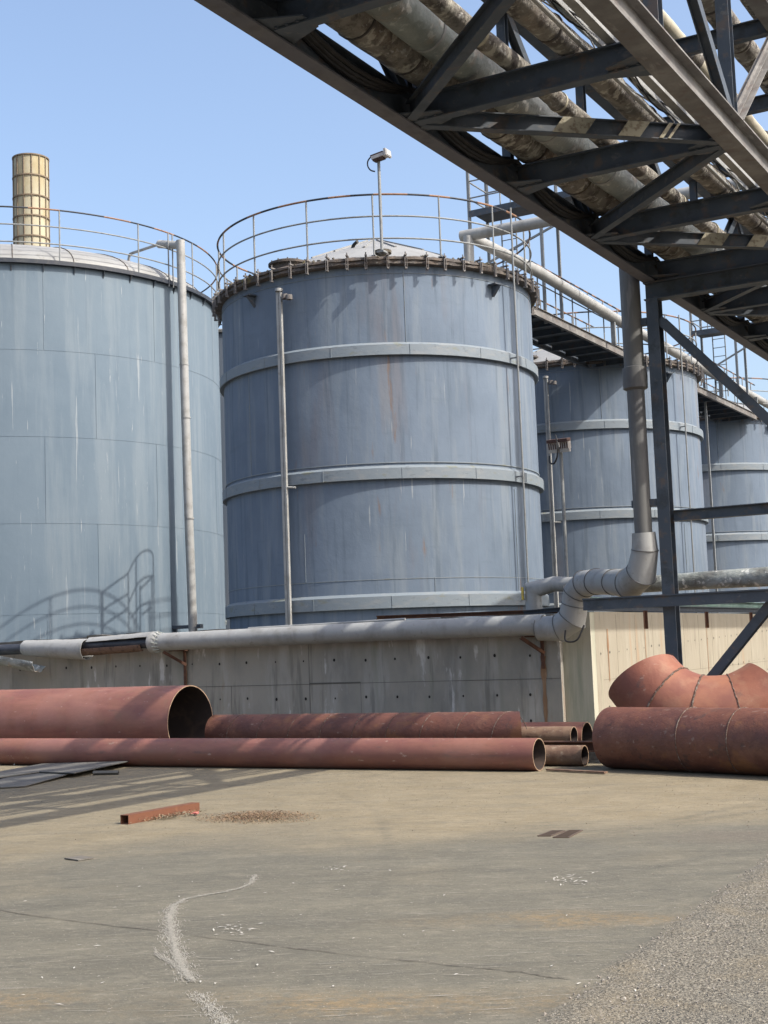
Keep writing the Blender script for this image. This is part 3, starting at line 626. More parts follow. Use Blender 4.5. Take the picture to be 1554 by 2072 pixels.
    mb = MB(); q = c+V(1.55, -2.35, 0); mb.lathe(V(q.x, q.y, 0), [(.12, zt+.25), (.12, zt+.5), (.19, zt+.5), (.19, zt+.56), (.05, zt+.6), (0, zt+.6)], 16); mb.tube([V(q.x, q.y, zt+.55), V(q.x-.02, q.y, zt+.85)], .02, 6)
    mb.build('nozzle', [m_moss], roof)
    mb = MB(); q = c+V(.2, -1.4, 0); mb.tube(bend([V(q.x, q.y, zt+.7), V(q.x+.05, q.y, zt+1.15), V(q.x+.2, q.y-.05, zt+1.2)], .08), .04, 8); mb.build('vent', [m_black], roof)
    guardrail(t, (cx, cy, zt), R+.06, zt+.2, (zt+1.53, zt+1.06, zt+.58), 16, ph0=fa)
    # lifting cleats under the rim
    for a in (-.82, .76, 2.3):
        aa = fa+a; mb = MB(); p = c+V((R+.02)*math.cos(aa), (R+.02)*math.sin(aa), 0); q = c+V((R+.24)*math.cos(aa), (R+.24)*math.sin(aa), 0)
        mb.add([V(p.x, p.y, zt-.25), V(q.x, q.y, zt-.27), V(p.x, p.y, zt-.5), V(p.x+.05, p.y+.03, zt-.25), V(q.x+.05, q.y+.03, zt-.27), V(p.x+.05, p.y+.03, zt-.5)], [(0,1,2),(3,5,4),(0,3,4,1),(1,4,5,2),(2,5,3,0)])
        mb.bar(V(p.x, p.y, zt-.25), V(q.x, q.y, zt-.25), .22, .03); mb.build('cleat', [m_steel], t)
    # level gauge post
    if gauge:
        gx, gy = gauge; mb = MB(); mb.bar((gx-.035, gy, zb), (gx-.035, gy, zt-.35), .06, .05, up=(0,1,0)); mb.bar((gx+.035, gy, zb), (gx+.035, gy, zt-.35), .05, .06, up=(0,1,0)); mb.bar((gx, gy+.03, zb), (gx, gy+.03, zt-.35), .12, .012, up=(0,1,0))
        mb.lathe(V(gx, gy, 0), [(.085, zt-.36), (.085, zt-.30), (0, zt-.29)], 12)
        g = mb.build('level_gauge', [m_duct], t)
        mb = MB(); mb.tube([(gx+.1, gy+.02, zt-.47), (gx+.26, gy+.02, zt-.52)], .05, 10)
        for k in range(2): mb.lathe(V(gx+.16+.11*k, gy-.02, zt-.5-.03*k), [(.03, -.05), (.07, -.05), (.07, .05), (.03, .05)], 12)
        mb.build('pulley', [m_clamp], g)
        mb = MB(); mb.tube([(gx+.05, gy, 5.0), (gx+.24, gy+.05, 4.98)], .022, 8); mb.build('stay', [m_duct], g)
    # conduit rod down the sunny side
    aa = fa+R_(51); p = c+V((R+.27)*math.cos(aa), (R+.27)*math.sin(aa), 0)
    mb = MB(); mb.tube([V(p.x, p.y, zb), V(p.x, p.y, zt+1.53)], .022, 8)
    for z in (2.5, 5.15, 7.75, zt+.1): mb.bar(V(p.x, p.y, z), c+V((R-.02)*math.cos(aa), (R-.02)*math.sin(aa), z), .03, .03)
    mb.build('conduit_rod', [m_rail], t)
    return t
T1 = (-15.81, 27.82); RT = 3.62
storage_tank(*T1, RT, 2.0, 9.55, 'banded blue grey storage tank in the middle with a floodlight pole on its roof edge', gauge=(-16.0, 24.0))
g3 = onY(1104, 800, 36.7)
storage_tank(-15.81, 40.6, RT, 2.0, 9.55, 'second banded storage tank, partly hidden behind the twin floodlight and the steel column', gauge=(g3.x, 36.75))
storage_tank(-15.81, 53.4, RT, 2.0, 9.55, 'farthest banded storage tank, half out of the photo behind the diagonal braces')
# base cleat on the middle tank
# ---- big smooth tank on the left
s_ = 1.433; LC = V(-22.566*s_, 22.834*s_, 0); LR = 4.686*s_; LZ = 1.55+7.81*s_
lt = thing('storage_tank', 'large smooth storage tank with pale drip streaks and a domed roof, on the left', 'storage tank', (LC.x, LC.y, 2.0))
fa = math.atan2(-LC.y, -LC.x)
mb = MB(); mb.lathe(LC, [(LR, 1.9), (LR, 5), (LR, 8), (LR, LZ)], 160); mb.build('shell', [m_tank2], lt)
mb = MB()
SZ = [1.55+(q-1.55)*s_ for q in (7.637, 5.922, 4.223, 2.465)]
for z in SZ: mb.lathe(LC, [(LR-.005, z-.006), (LR+.006, z-.006), (LR+.006, z+.006), (LR-.005, z+.006)], 160)
rz = [(2.0, SZ[3]), (SZ[3], SZ[2]), (SZ[2], SZ[1]), (SZ[1], SZ[0]), (SZ[0], LZ)]
for j, (z0, z1) in enumerate(rz):
    for k in range(12):
        a = fa+.13+(j % 2)*.22+k*2*PI/12; p = LC+V((LR+.002)*math.cos(a), (LR+.002)*math.sin(a), 0); mb.bar(V(p.x, p.y, z0), V(p.x, p.y, z1), .012, .012)
mb.build('weld_seam', [m_tank2], lt)
mb = MB(); mb.lathe(LC, [(LR-.02, LZ-.02), (LR+.14, LZ-.02), (LR+.14, LZ+.1), (LR-.1, LZ+.1)], 160, smooth=True)
fl = mb.build('rim_flange', [m_navy], lt)
for k in range(48):
    a = fa+2*PI*k/48; mb = MB(); d = V(math.cos(a), math.sin(a), 0); p = LC+d*(LR+.004); q = LC+d*(LR+.12); tt = V(-d.y, d.x, 0)*.012
    mb.add([V(p.x, p.y, LZ-.03)-tt, V(q.x, q.y, LZ-.03)-tt, V(p.x, p.y, LZ-.24)-tt, V(p.x, p.y, LZ-.03)+tt, V(q.x, q.y, LZ-.03)+tt, V(p.x, p.y, LZ-.24)+tt], [(0,1,2),(3,5,4),(0,3,4,1),(1,4,5,2),(2,5,3,0)])
    mb.build('gusset', [m_steel], fl)
mb = MB(); prof = [(LR+.05, LZ+.10)]+[(LR*math.cos(t)*.985, LZ+.12+1.5*math.sin(t)**1.15) for t in np.linspace(0.02, PI/2, 14)]
mb.lathe(LC, prof, 72)
rf = mb.build('roof', [m_roof], lt)
mb = MB()
for k in range(24):
    a = 2*PI*k/24; pts = [LC+V(r*math.cos(a), r*math.sin(a), z+.012) for r, z in prof[1:]]; mb.tube(pts, .014, 5, False)
mb.build('roof_seam', [m_rim], rf)
guardrail(lt, (LC.x, LC.y, LZ), LR+.03, LZ+.1, (LZ+1.60, LZ+1.1, LZ+.6), 17, ph0=fa+R_(11.5), pr=.022)
mb = MB(); 
for px in (317, 326):
    a = fa+math.asin((px-24)/430*.985); p = LC+V((LR+.12)*math.cos(a), (LR+.12)*math.sin(a), 0); mb.tube([V(p.x, p.y, LZ-.1), V(p.x, p.y, LZ+1.55)], .022, 8)
mb.build('ladder_head', [m_rail], lt)
# painted mark
cu = bpy.data.curves.new('mark', 'FONT'); cu.body = '7T'; cu.size = .2; cu.extrude = .003; cu.space_character = 1.3
tmp = bpy.data.objects.new('mark_tmp', cu); me = bpy.data.meshes.new_from_object(tmp); bpy.data.objects.remove(tmp)
mk = bpy.data.objects.new('painted_mark', me); me.materials.append(m_white); COL.objects.link(mk); mk.parent = lt
a = fa+R_(74.5); p = V((LR+.03)*math.cos(a), (LR+.03)*math.sin(a), .52)
mk.matrix_parent_inverse = Matrix.Identity(4); mk.location = p; mk.rotation_euler = (R_(90), 0, a+R_(90)); mk['label'] = 'small white painted mark near the base'; mk.scale = (1.9, 1, 1)
mb = MB(); a = fa+R_(83); mb.lathe(LC, [(LR, 2.25), (LR+.004, 2.25), (LR+.004, 2.45), (LR, 2.45)], 3, a-.02, a+.02); mb.build('yellow_mark', [m_yellow], lt)

d = ray(450, 900); q_ = V(d.x, d.y, 0)/math.hypot(d.x, d.y)*62
t = thing('storage_tank', 'dark blue storage tank glimpsed far behind the gap between the two nearest tanks', 'storage tank', (q_.x, q_.y, 1.9))
zt2 = 1.55+ (1334-700)/2800*62
mb = MB(); mb.lathe(q_, [(2.2, 1.9), (2.2, zt2)], 60); mb.build('shell', [mat('deep_blue_tank_paint', (.06, .085, .12), [((.1, .12, .15), streak(3, .1), .5, .7, .6)], rough=.6)], t)
mb = MB(); mb.lathe(q_, [(2.35, zt2), (2.4, zt2+.1), (2.3, zt2+.16), (0, zt2+.7)], 60); mb.build('roof', [m_roof], t)
guardrail(t, (q_.x, q_.y, zt2), 2.3, zt2, (zt2+1.15, zt2+.6), 12)
def cylhit(zx, zy):
    d = ray(zx/4.57, 1080+zy/4.57); a = d.x*d.x+d.y*d.y; b = -2*(LC.x*d.x+LC.y*d.y); c = LC.x**2+LC.y**2-LR*LR
    tt = (-b-math.sqrt(b*b-4*a*c))/2/a; p = CAM+d*tt; return p+S*((-19.95-p.x)/S.x)
mb = MB()  # unseen rails added for their shadow on the left tank
for pl in ([(925,555),(1180,375),(1250,230),(1320,160),(1380,150),(1415,185),(1420,390)], [(940,710),(1180,560)], [(1190,640),(1270,460),(1340,400),(1420,390)], [(950,850),(1180,700)], [(1210,780),(1300,660),(1400,630)],
           [(1300,510),(1420,390)], [(1310,750),(1400,680)], [(935,555),(940,960)], [(1185,370),(1192,960)], [(1258,240),(1262,960)], [(1295,480),(1298,960)], [(1405,390),(1408,960)], [(1422,400),(1430,960)]):
    P = [cylhit(*q) for q in pl]; mb.tube(bend(P, .12, 4) if len(P) > 2 else P, .023, 8, False)
q1 = cylhit(940, 960); q2 = cylhit(1430, 960); mb.bar(q1, q2, .08, .1); mb.bar(q1, V(-18.9, 29.5, q1.z-.2), .08, .08)
T1obj = [o for o in bpy.data.objects if o.name == 'storage_tank'][0]
mb.build('unseen_shadow_rail', [m_rail], T1obj)
# overflow pipe beside the left tank
YP = 32.4; tp = onY(364, 487, YP); bp = onY(391, 1278, YP); bx = (tp.x+bp.x)/2
op = thing('downpipe', 'tall pale grey vertical pipe standing in front of the large left tank', 'pipe', (bx, YP, 2.0))
mb = MB(); top = V(tp.x+.02, YP, tp.z); el = LC-V(bx, YP, 0); el.z = 0; el.normalize()
mb.tube([V(bp.x, YP, 1.9), V(bp.x*.5+tp.x*.5, YP, 6.5), top], .13, 20, True); mb.build('pipe', [m_duct], op)
mb = MB(); a_ = onY(322, 494, YP+.15); mb.tube([top+V(.0, 0, -.13), top+V(0,0,-.12)+(a_-top)*.2, a_], .125, 18); mb.build('elbow', [m_duct], op)
mb = MB(); b_ = onY(318, 494, YP+.2); c_ = onY(262, 514, YP+.8); d_ = onY(258, 545, YP+.8); mb.tube(bend([a_, c_, d_], .12), .045, 10); mb.build('branch', [m_duct], op)
mb = MB(); mb.lathe(V(d_.x, d_.y, d_.z+.12), [(.05, -.1), (.14, -.1), (.14, -.05), (.06, -.05), (.06, .05), (.14, .05), (.14, .1), (.05, .1)], 14); mb.build('valve', [m_steel], op)
mb = MB(); mb.bar(V(bp.x+.1, YP, 2.42), V(bp.x-1.05, YP-.1, 2.42), .1, .1); mb.bar(V(bp.x-.65, YP, 1.95), V(bp.x-.65, YP, 2.4), .07, .07, up=(0,1,0)); mb.box((bp.x+.24, YP, 2.42), (.14, .14, .12)); mb.build('support_arm', [m_steel], op)
mb = MB()
for z in (8.6, 5.6, 10.2): mb.lathe(V((bp.x+(tp.x-bp.x)*(z-2)/(tp.z-2)), YP, z), [(.12, -.02), (.14, -.02), (.14, .02), (.12, .02)], 20)
mb.build('coupling', [m_duct], op)

# chimney
chd = 55.; d = ray(69, 900); d2 = V(d.x, d.y, 0)/math.hypot(d.x, d.y)*chd
ch = thing('chimney', 'tall yellowed cylindrical chimney with dark ribs rising behind the left tank', 'chimney', (d2.x, d2.y, 0))
mb = MB(); rc = .68; zt_ = onY(69, 320, d2.y).z
mb.lathe(V(d2.x, d2.y, 0), [(rc, 0), (rc, zt_), (rc-.04, zt_), (rc-.04, zt_-2)], 48); mb.build('stack', [m_chim], ch)
for k in range(14):
    a = 2*PI*k/14+.12; mb = MB(); p = V(d2.x+(rc+.015)*math.cos(a), d2.y+(rc+.015)*math.sin(a), 0); mb.bar(V(p.x, p.y, 8), V(p.x, p.y, zt_-.02), .035, .05); mb.build('rib', [m_chimrib], ch)
z = zt_-.03
while z > 10:
    mb = MB(); mb.lathe(V(d2.x, d2.y, z), [(rc, -.025), (rc+.045, -.025), (rc+.045, .025), (rc, .025)], 40); mb.build('hoop', [m_chimrib], ch); z -= .82

# ---- walkways between the tanks
def walkway(y0, y1, label, lamp=None):
    x0, x1, z = -14.25, -12.9, 9.62
    t = thing('walkway', label, 'walkway', ((x0+x1)/2, (y0+y1)/2, z), 'walkways between the banded tanks')
    mb = MB(); mb.box(((x0+x1)/2, (y0+y1)/2, z), (x1-x0-.1, y1-y0, .02)); mb.build('deck', [m_steel], t)
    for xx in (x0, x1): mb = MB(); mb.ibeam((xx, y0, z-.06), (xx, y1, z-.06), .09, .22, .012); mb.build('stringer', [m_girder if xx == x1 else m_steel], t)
    y = y0+.4
    while y < y1:
        mb = MB(); mb.ibeam((x0+.05, y, z-.09), (x1-.05, y, z-.09), .07, .14, .01); mb.build('joist', [m_steel], t); y += .95
    for xx in (x0, x1):
        mb = MB()
        n = int((y1-y0)/.3)
        for k in range(n):
            a, b = y0+(y1-y0)*k/n, y0+(y1-y0)*(k+1)/n; mb.tube([(xx, a, z+1.15), (xx, b, z+1.15)], .022, 8, False, 1 if k % 2 else 2)
        g = mb.build('guardrail', [m_rail, m_orange, m_navy], t)
        for zz in (.25, .68)[(1 if xx == x1 else 0):] : mb = MB(); mb.tube([(xx, y0, z+zz), (xx, y1, z+zz)], .016, 8, False); mb.build('rail', [m_rail], g)
        y = y0+.3
        while y < y1: mb = MB(); mb.tube([(xx, y, z), (xx, y, z+1.15)], .018, 8); mb.build('post', [m_rail], g); y += 1.12
    return t
walkway(30.4, 38.0, 'steel walkway joining the middle tank to the second banded tank')
walkway(43.2, 50.8, 'steel walkway joining the second banded tank to the farthest one')
# roof pipe from the middle tank
rp = thing('roof_pipe', 'pale grey pipe rising from the middle tank roof and running along the walkways', 'pipe', (-13.3, 27.55, 9.7))
mb = MB(); mb.tube([(-13.2, 27.55, 9.8), (-13.2, 27.55, 10.75)], .115, 18); mb.build('riser', [m_duct], rp)
mb = MB(); mb.tube([(-13.25, 27.6, 10.8), (-12.75, 30.5, 10.5), (-12.66, 36, 10.28), (-12.75, 43, 10.27), (-12.85, 53, 10.25)], [.125, .14, .14, .14, .14], 18); mb.build('long_run', [m_duct], rp)
mb = MB(); mb.tube(bend([(-13.4, 27.6, 10.8), (-11.8, 27.6, 10.76), (-9.4, 27.6, 10.78), (-5.2, 27.6, 10.7), (-5.2, 27.6, 9.0)], .35), .13, 18); mb.build('branch', [m_duct], rp)
for y in (29.8, 35.3, 38.5, 45.5, 50):
    mb = MB(); mb.bar((-12.68, y, 9.55), (-12.68, y, 10.18), .12, .08, up=(0,1,0)); mb.build('pipe_support', [m_rail], rp)
# raised access platforms
def access(px, Y, zdeck, label, sgn=1, wdt=3.2):
    c = onY(px, 600, Y); x0 = c.x; x1 = x0+wdt
    t = thing('access_platform', label, 'platform', (x0, Y, 9.6), 'raised access platforms beyond the tanks')
    y0, y1 = Y, Y+1.1
    mb = MB(); mb.box(((x0+x1)/2, (y0+y1)/2, zdeck), (x1-x0, y1-y0, .05)); mb.box(((x0+x1)/2, y0-.02, zdeck-.08), (x1-x0, .035, .16)); mb.build('deck', [m_steel], t)
    for xx in (x0, x0+wdt*.45, x1):
        for yy in (y0, y1):
            if xx == x1 and yy == y1 and sgn: pass
            mb = MB(); mb.bar((xx, yy, 2.0 if xx == x0 else 9.5), (xx, yy, zdeck+1.3), .07, .07, up=(0,1,0)); mb.build('post', [m_rail], t)
    for yy in (y0, y1):
        for dz in (.35, .8, 1.25): mb = MB(); mb.tube([(x0, yy, zdeck+dz), (x1, yy, zdeck+dz)], .02, 8); mb.build('rail', [m_rail], t)
    for dz in (.35, .8, 1.25): mb = MB(); mb.tube([(x0, y0, zdeck+dz), (x0, y1, zdeck+dz)], .02, 8); mb.build('rail', [m_rail], t)
    for xx in np.arange(x0+.55, x1, .62): mb = MB(); mb.tube([(xx, y0, zdeck), (xx, y0, zdeck+1.25)], .014, 6); mb.build('baluster', [m_rail], t)
    mb = MB(); mb.bar((x0, y0, zdeck-1.6), (x1, y0, zdeck-.1), .05, .05); mb.build('brace', [m_rail], t)
    mb = MB()
    for q in (0, .42): mb.tube([(x0+.35+q, y1+.1, 9.6), (x0+.35+q, y1+.1, zdeck+.9)], .02, 8)
    for zz in np.arange(9.8, zdeck, .3): mb.tube([(x0+.35, y1+.1, zz), (x0+.77, y1+.1, zz)], .013, 6)
    mb.build('ladder', [m_rail], t)
access(957, 31.6, 12.75, 'raised steel access platform with ladder behind the middle tank rim', wdt=4.4)
access(1395, 44.6, 11.7, 'raised steel access platform beyond the second banded tank', wdt=3.2)

# ---- floodlights
def floodlight(name, base, ztop, label, twin):
    t = thing(name, label, 'floodlight', base, 'floodlights on poles'); b = Vector(base)
    mb = MB(); mb.tube([b, V(b.x, b.y, ztop)], .033, 10); mb.box((b.x, b.y, b.z+.02), (.16, .16, .04)); mb.build('pole', [m_rail], t)
    c = V(b.x, b.y, ztop)
    heads = [(-.11, 0), (.12, 0)] if twin else [(.06, 0)]
    for dx, dy in heads:
        mb = MB(); rot = Matrix.Rotation(R_(-7), 3, 'Y') if not twin else Matrix.Rotation(R_(12), 3, 'X')
        cc = c+V(dx, -.06, .02)
        if twin:
            mb.box(cc, (.17, .15, .13), 0, rot); mb.box(cc+rot@V(0, -.03, -.09), (.19, .08, .07), 0, rot); mb.box(cc+rot@V(0, -.02, .1), (.18, .19, .06), 1, rot)
            for k in range(4): mb.box(cc+rot@V(-.065+.043*k, -.082, .0), (.014, .016, .11), 1, rot)
        else:
            mb.box(cc, (.30, .2, .07), 0, rot); mb.box(cc+rot@V(.19, 0, .02), (.05, .24, .15), 0, rot); mb.box(cc+rot@V(-.02, 0, .055), (.3, .18, .03), 1, rot); mb.box(cc+rot@V(-.02, 0, -.052), (.24, .15, .025), 1, rot)
        h = mb.build('lamp_head', [m_lamp, m_lampred], t)
        mb = MB(); mb.box(cc+rot@(V(.221, 0, .02) if not twin else V(0, -.074, -.09)), (.012, .2, .12) if not twin else (.15, .012, .05), 0, rot); mb.build('lens', [m_glass], h)
    mb = MB()
    if twin: pts = [c+V(-.05, -.1, .22), c+V(.02, -.2, .1), c+V(.03, -.22, -.18), c+V(-.06, -.2, -.34), c+V(-.18, -.15, -.3), c+V(-.2, -.08, -.16)]
    else: pts = [c+V(0, 0, .12), c+V(-.14, 0, .13), c+V(-.27, 0, .02), c+V(-.27, 0, -.1), c+V(-.2, 0, -.2), c+V(-.1, 0, -.24)]
    mb.tube(bend(pts, .1, 5), .015, 8); mb.build('cable', [m_black], t)
floodlight('floodlight_pole', (-13.69, 24.42, 9.72), 11.72, 'single floodlight on a slim pole at the front rim of the middle tank', False)
floodlight('floodlight_pole', (-9.78, 24.0, 1.95), 5.2, 'twin floodlight on a slim pole in front of the second banded tank', True)

# ================================================================== PIPE BRIDGE
br = thing('pipe_bridge', 'dark blue overhead steel truss bridge carrying pipes over the yard on columns', 'pipe bridge', (-4.75, 18.3, 0))
XA, XB = -6.01, -3.54; ZB = 6.5; ZT = 8.62; PN = 2.35; Y0 = 11.3
Ys = [Y0+PN*k for k in range(-5, 15)]; ya, yb = Ys[0], Ys[-1]
def part(mb, name, m_=None, **k): return mb.build(name, [m_ or m_steel], br, **k)
for X in (XA, XB):
    mb = MB(); cw = .17 if X == XA else .2
    mb.bar((X, ya, ZB+.009), (X, yb, ZB+.009), cw, .018); mb.bar((X, ya, ZB+.291), (X, yb, ZB+.291), cw, .018, mi=1); mb.bar((X, ya, ZB+.15), (X, yb, ZB+.15), .014, .264, mi=1)
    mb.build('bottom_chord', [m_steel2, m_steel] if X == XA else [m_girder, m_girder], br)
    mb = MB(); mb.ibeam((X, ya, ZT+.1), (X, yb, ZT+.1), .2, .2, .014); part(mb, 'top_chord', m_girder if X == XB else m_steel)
    zz = ZB+.3
    for k, y in enumerate(Ys):
        mb = MB(); mb.ibeam((X, y, zz), (X, y, ZT), .13 if X == XB else .1, .14 if X == XB else .1, .01, up=(0,1,0)); part(mb, 'post')
        even = (k % 2 == 0)   # k=5 -> node Y0
        node = (k % 2 == 0) if X == XB else (k % 2 == 1)
        if node:
            for k2 in (k-1, k+1):
                if 0 <= k2 < len(Ys):
                    mb = MB(); sg = 1 if k2 > k else -1
                    p0 = V(X, y+.08*sg, zz+.02); p1 = V(X, Ys[k2]-.08*sg, ZT-.02)
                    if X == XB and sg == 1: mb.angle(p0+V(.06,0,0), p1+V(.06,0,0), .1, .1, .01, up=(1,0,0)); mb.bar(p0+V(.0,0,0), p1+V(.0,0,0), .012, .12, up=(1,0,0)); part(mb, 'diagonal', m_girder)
                    else: mb.ibeam(p0, p1, .12, .1, .01, up=(1,0,0)); part(mb, 'diagonal')
for k, y in enumerate(Ys):
    mb = MB(); mb.ibeam((XA+.11, y, ZB+.14), (XB-.11, y, ZB+.14), .12, .26, .014); part(mb, 'cross_beam')
    mb = MB(); mb.ibeam((XA+.1, y, ZT+.08), (XB-.1, y, ZT+.08), .12, .2, .012); part(mb, 'cross_beam')
# bottom zigzag bracing, one leg of each V painted with worn hazard bands
for k in range(len(Ys)-1):
    y, y2 = Ys[k], Ys[k+1]; odd = (k % 2 == 1)
    a, b = (V(XA+.1, y+.1, ZB+.1), V(XB-.1, y2-.1, ZB+.1)) if odd else (V(XB-.1, y+.1, ZB+.1), V(XA+.1, y2-.1, ZB+.1))
    mb = MB(); mb.ibeam(a, b, .1, .17, .012)
    pm = [m_steel, m_hazard]
    if odd:
        d, sd, u, L = mb.frame(a, b, (0,0,1))
        for f0, f1, tilt in ((.44, .55, .06), (.66, .735, .06), (.80, .815, .06), (.83, .84, .06)):
            for sgn in (1,):
                p0 = a+d*L*f0+sd*.053; p1 = a+d*L*f1+sd*.053
                mb.add([p0-u*.08-d*tilt, p1-u*.08-d*tilt, p1+u*.08+d*tilt, p0+u*.08+d*tilt, *[q_+sd*.006 for q_ in (p0-u*.08-d*tilt, p1-u*.08-d*tilt, p1+u*.08+d*tilt, p0+u*.08+d*tilt)]],
                       [(0,1,2,3),(4,7,6,5),(0,4,5,1),(1,5,6,2),(2,6,7,3),(3,7,4,0)], 1)
    mb.build('bracing', pm, br)
for k, y in enumerate(Ys[2:], 2):
    for X, sg in ((XA, 1), (XB, -1)):
        mb = MB(); mb.add([V(X+.05*sg, y-.28, ZB+.03), V(X+.42*sg, y-.12, ZB+.03), V(X+.42*sg, y+.12, ZB+.03), V(X+.05*sg, y+.28, ZB+.03), V(X+.05*sg, y-.28, ZB+.042), V(X+.42*sg, y-.12, ZB+.042), V(X+.42*sg, y+.12, ZB+.042), V(X+.05*sg, y+.28, ZB+.042)],
               [(0,1,2,3),(4,7,6,5),(0,4,5,1),(1,5,6,2),(2,6,7,3),(3,7,4,0)])
        for bx_ in (.14, .24, .34):
            for by_ in (-.07, .07): mb.lathe(V(X+bx_*sg, y+by_, ZB+.018), [(0, 0), (.014, 0), (.014, .014)], 6)
        part(mb, 'gusset_plate')
# portal frames
for pk, py in enumerate((18.35, 37.15, -.45)):
    cols = []
    for X in (XA+.03, XB):
        mb = MB(); mb.ibeam((X, py, 0), (X, py, ZB-.25), .17, .2, .016, up=(0,1,0)); mb.box((X, py, .02), (.4, .4, .04)); part(mb, 'column')
    mb = MB(); mb.ibeam((XA-.08, py, ZB-.13), (XB+.1, py, ZB-.13), .2, .25, .016); part(mb, 'cap_beam')
    mb = MB(); mb.ibeam((XA+.14, py, 3.22), (XB-.1, py, 3.22), .12, .15, .012); part(mb, 'tie_beam')
    mb = MB(); mb.ibeam((XA+.12, py, 5.95), (XB-.1, py, 3.42), .12, .17, .012, up=(0,1,0)); part(mb, 'knee_brace')
    mb = MB(); mb.ibeam((XA+.12, py, .55), (XB-.1, py, 3.05), .12, .17, .012, up=(0,1,0)); part(mb, 'knee_brace')
for z in (5.95, 3.42):
    mb = MB(); mb.bar((XA-.42, 18.3, z), (XA-.06, 18.3, z), .1, .1); part(mb, 'pipe_bracket')
# low rail bolted across the column face
mb = MB(); mb.bar((-7.15, 18.1, 2.06), (-1.5, 18.1, 2.06), .05, .15); mb.bar((-7.15, 18.1, 2.14), (-1.5, 18.1, 2.14), .1, .02); solo(mb, 'cross_rail', [m_steel], 'dark steel rail fixed low across the front of the column', 'rail', (-6, 18.1, 2.0))
# dark horizontal pipe behind the column
mb = MB(); mb.tube([(-6.6, 18.85, 2.33), (-5.5, 18.85, 2.34), (-4.6, 18.85, 2.34), (-1.5, 18.85, 2.36)], [.115, .125, .135, .13], 20); solo(mb, 'jacketed_pipe', [m_sheet], 'grimy horizontal jacketed pipe passing low behind the column', 'pipe', (-5, 18.85, 2.3))

# pipes on the bridge
def opipe(X, z, r, m_, label, y0=None, y1=None, wob=.012, coll=(), mats2=None, name='overhead_pipe'):
    y0 = ya-.3 if y0 is None else y0; y1 = yb+.3 if y1 is None else y1
    t = thing(name, label, 'pipe', (X, (y0+y1)/2, z-r), 'pipes carried by the bridge')
    mb = MB(); n = int((y1-y0)/.16); pts = []; rs = []
    ph = random.random()*6
    for i in range(n+1):
        y = y0+(y1-y0)*i/n
        pts.append((X+wob*.4*math.sin(y*1.9+ph), y, z+wob*.4*math.sin(y*2.6+ph))); rs.append(r*(1+wob*1.6*math.sin(y*9+ph)*random.uniform(.4, 1)+random.uniform(-wob, wob)*1.2))
    mb.tube(pts, rs, 18); mb.build('jacket', [m_], t, sharp=60)
    y = y0+random.uniform(.5, 1.2)
    while y < y1 and coll:
        mb = MB(); mb.tube([(X, y, z), (X, y+coll[0], z)], r+coll[1], 18); mb.build('strap', [coll[2]], t); y += coll[3]*random.uniform(.8, 1.2)
    return t
opipe(-5.76, 7.03, .21, m_lag, 'brown cloth lagged pipe, nearest the left edge of the bridge', coll=(.02, .012, m_rim, 1.1))
opipe(-5.36, 7.0, .19, m_sheet, 'grey green sheet jacketed pipe, second from the left edge of the bridge', coll=(.03, .012, m_duct, 1.4))
opipe(-4.93, 6.9, .092, m_lag, 'thin mottled cream lagged pipe, third from the left edge of the bridge', coll=(.04, .012, m_cream, 1.7), wob=.02)
opipe(-4.36, 6.91, .125, m_lag, 'ragged dark lagged pipe beside the cable wires, fourth across the bridge', coll=(.02, .01, m_rim, 1.3), wob=.03)
opipe(-4.19, 6.83, .022, m_duct, 'thin bright conduit running beside the ragged lagged pipe', wob=.0)
opipe(-5.6, 8.98, .13, m_sheet, 'greenish jacketed pipe on the upper level at the left side', wob=.02)
opipe(-4.84, 8.96, .115, m_cream, 'cream painted pipe with bulging joints on the upper level', coll=(.35, .035, m_lag, 1.9))
opipe(-4.2, 8.99, .15, m_lag, 'wide brown lagged pipe on the upper level near the right truss', coll=(.03, .012, m_rim, 1.2), wob=.02)
opipe(-3.78, 8.97, .09, m_lag, 'narrow dark lagged pipe on the upper level beside the right top chord')
opipe(-4.16, 7.16, .10, m_sheet, 'dark greenish pipe tucked above the loose wires and cable tray', wob=.02)
mb = MB(); mb.angle((-3.93, ya, 6.84), (-3.93, yb, 6.84), .09, .09, .01); mb.bar((-4.03, ya, 6.86), (-4.03, yb, 6.86), .008, .1); solo(mb, 'cable_tray', [m_duct], 'pale steel cable tray edge running inside the right bottom chord', 'cable tray', (-3.93, 14, 6.8))
# cable bundle sagging between the nodes beside the left bottom chord
cb = thing('cable_bundle', 'thick bundle of black cables sagging beside the left bottom chord', 'cables', (-5.93, 14, 6.7))
for j in range(8):
    pts = []; ox = random.uniform(-.05, .06); oz = random.uniform(-.03, .05); sg = random.uniform(.17, .27)
    for k in range(len(Ys)-1):
        for i in range(8):
            f = i/8; pts.append((XA+.06+ox+.02*math.sin(f*PI), Ys[k]+PN*f, 6.86+oz-sg*math.sin(f*PI)))
    mb = MB(); mb.tube(pts, random.uniform(.016, .026), 7); mb.build('cable', [m_black], cb)
wb = thing('loose_wires', 'thin pale wires drooping between the ragged pipe and the cable tray', 'cables', (-4.05, 14, 6.8))
for j in range(4):
    pts = []; ox = random.uniform(-.07, .07); sg = random.uniform(.08, .3); x0_ = -4.07
    for k in range(len(Ys)-1):
        for i in range(8): f = i/8; pts.append((x0_+ox+.05*math.sin(f*PI*2+j), Ys[k]+PN*f, 6.9-sg*math.sin(f*PI)))
    mb = MB(); mb.tube(pts, .008, 6); mb.build('wire', [m_duct if j % 2 else m_black], wb)

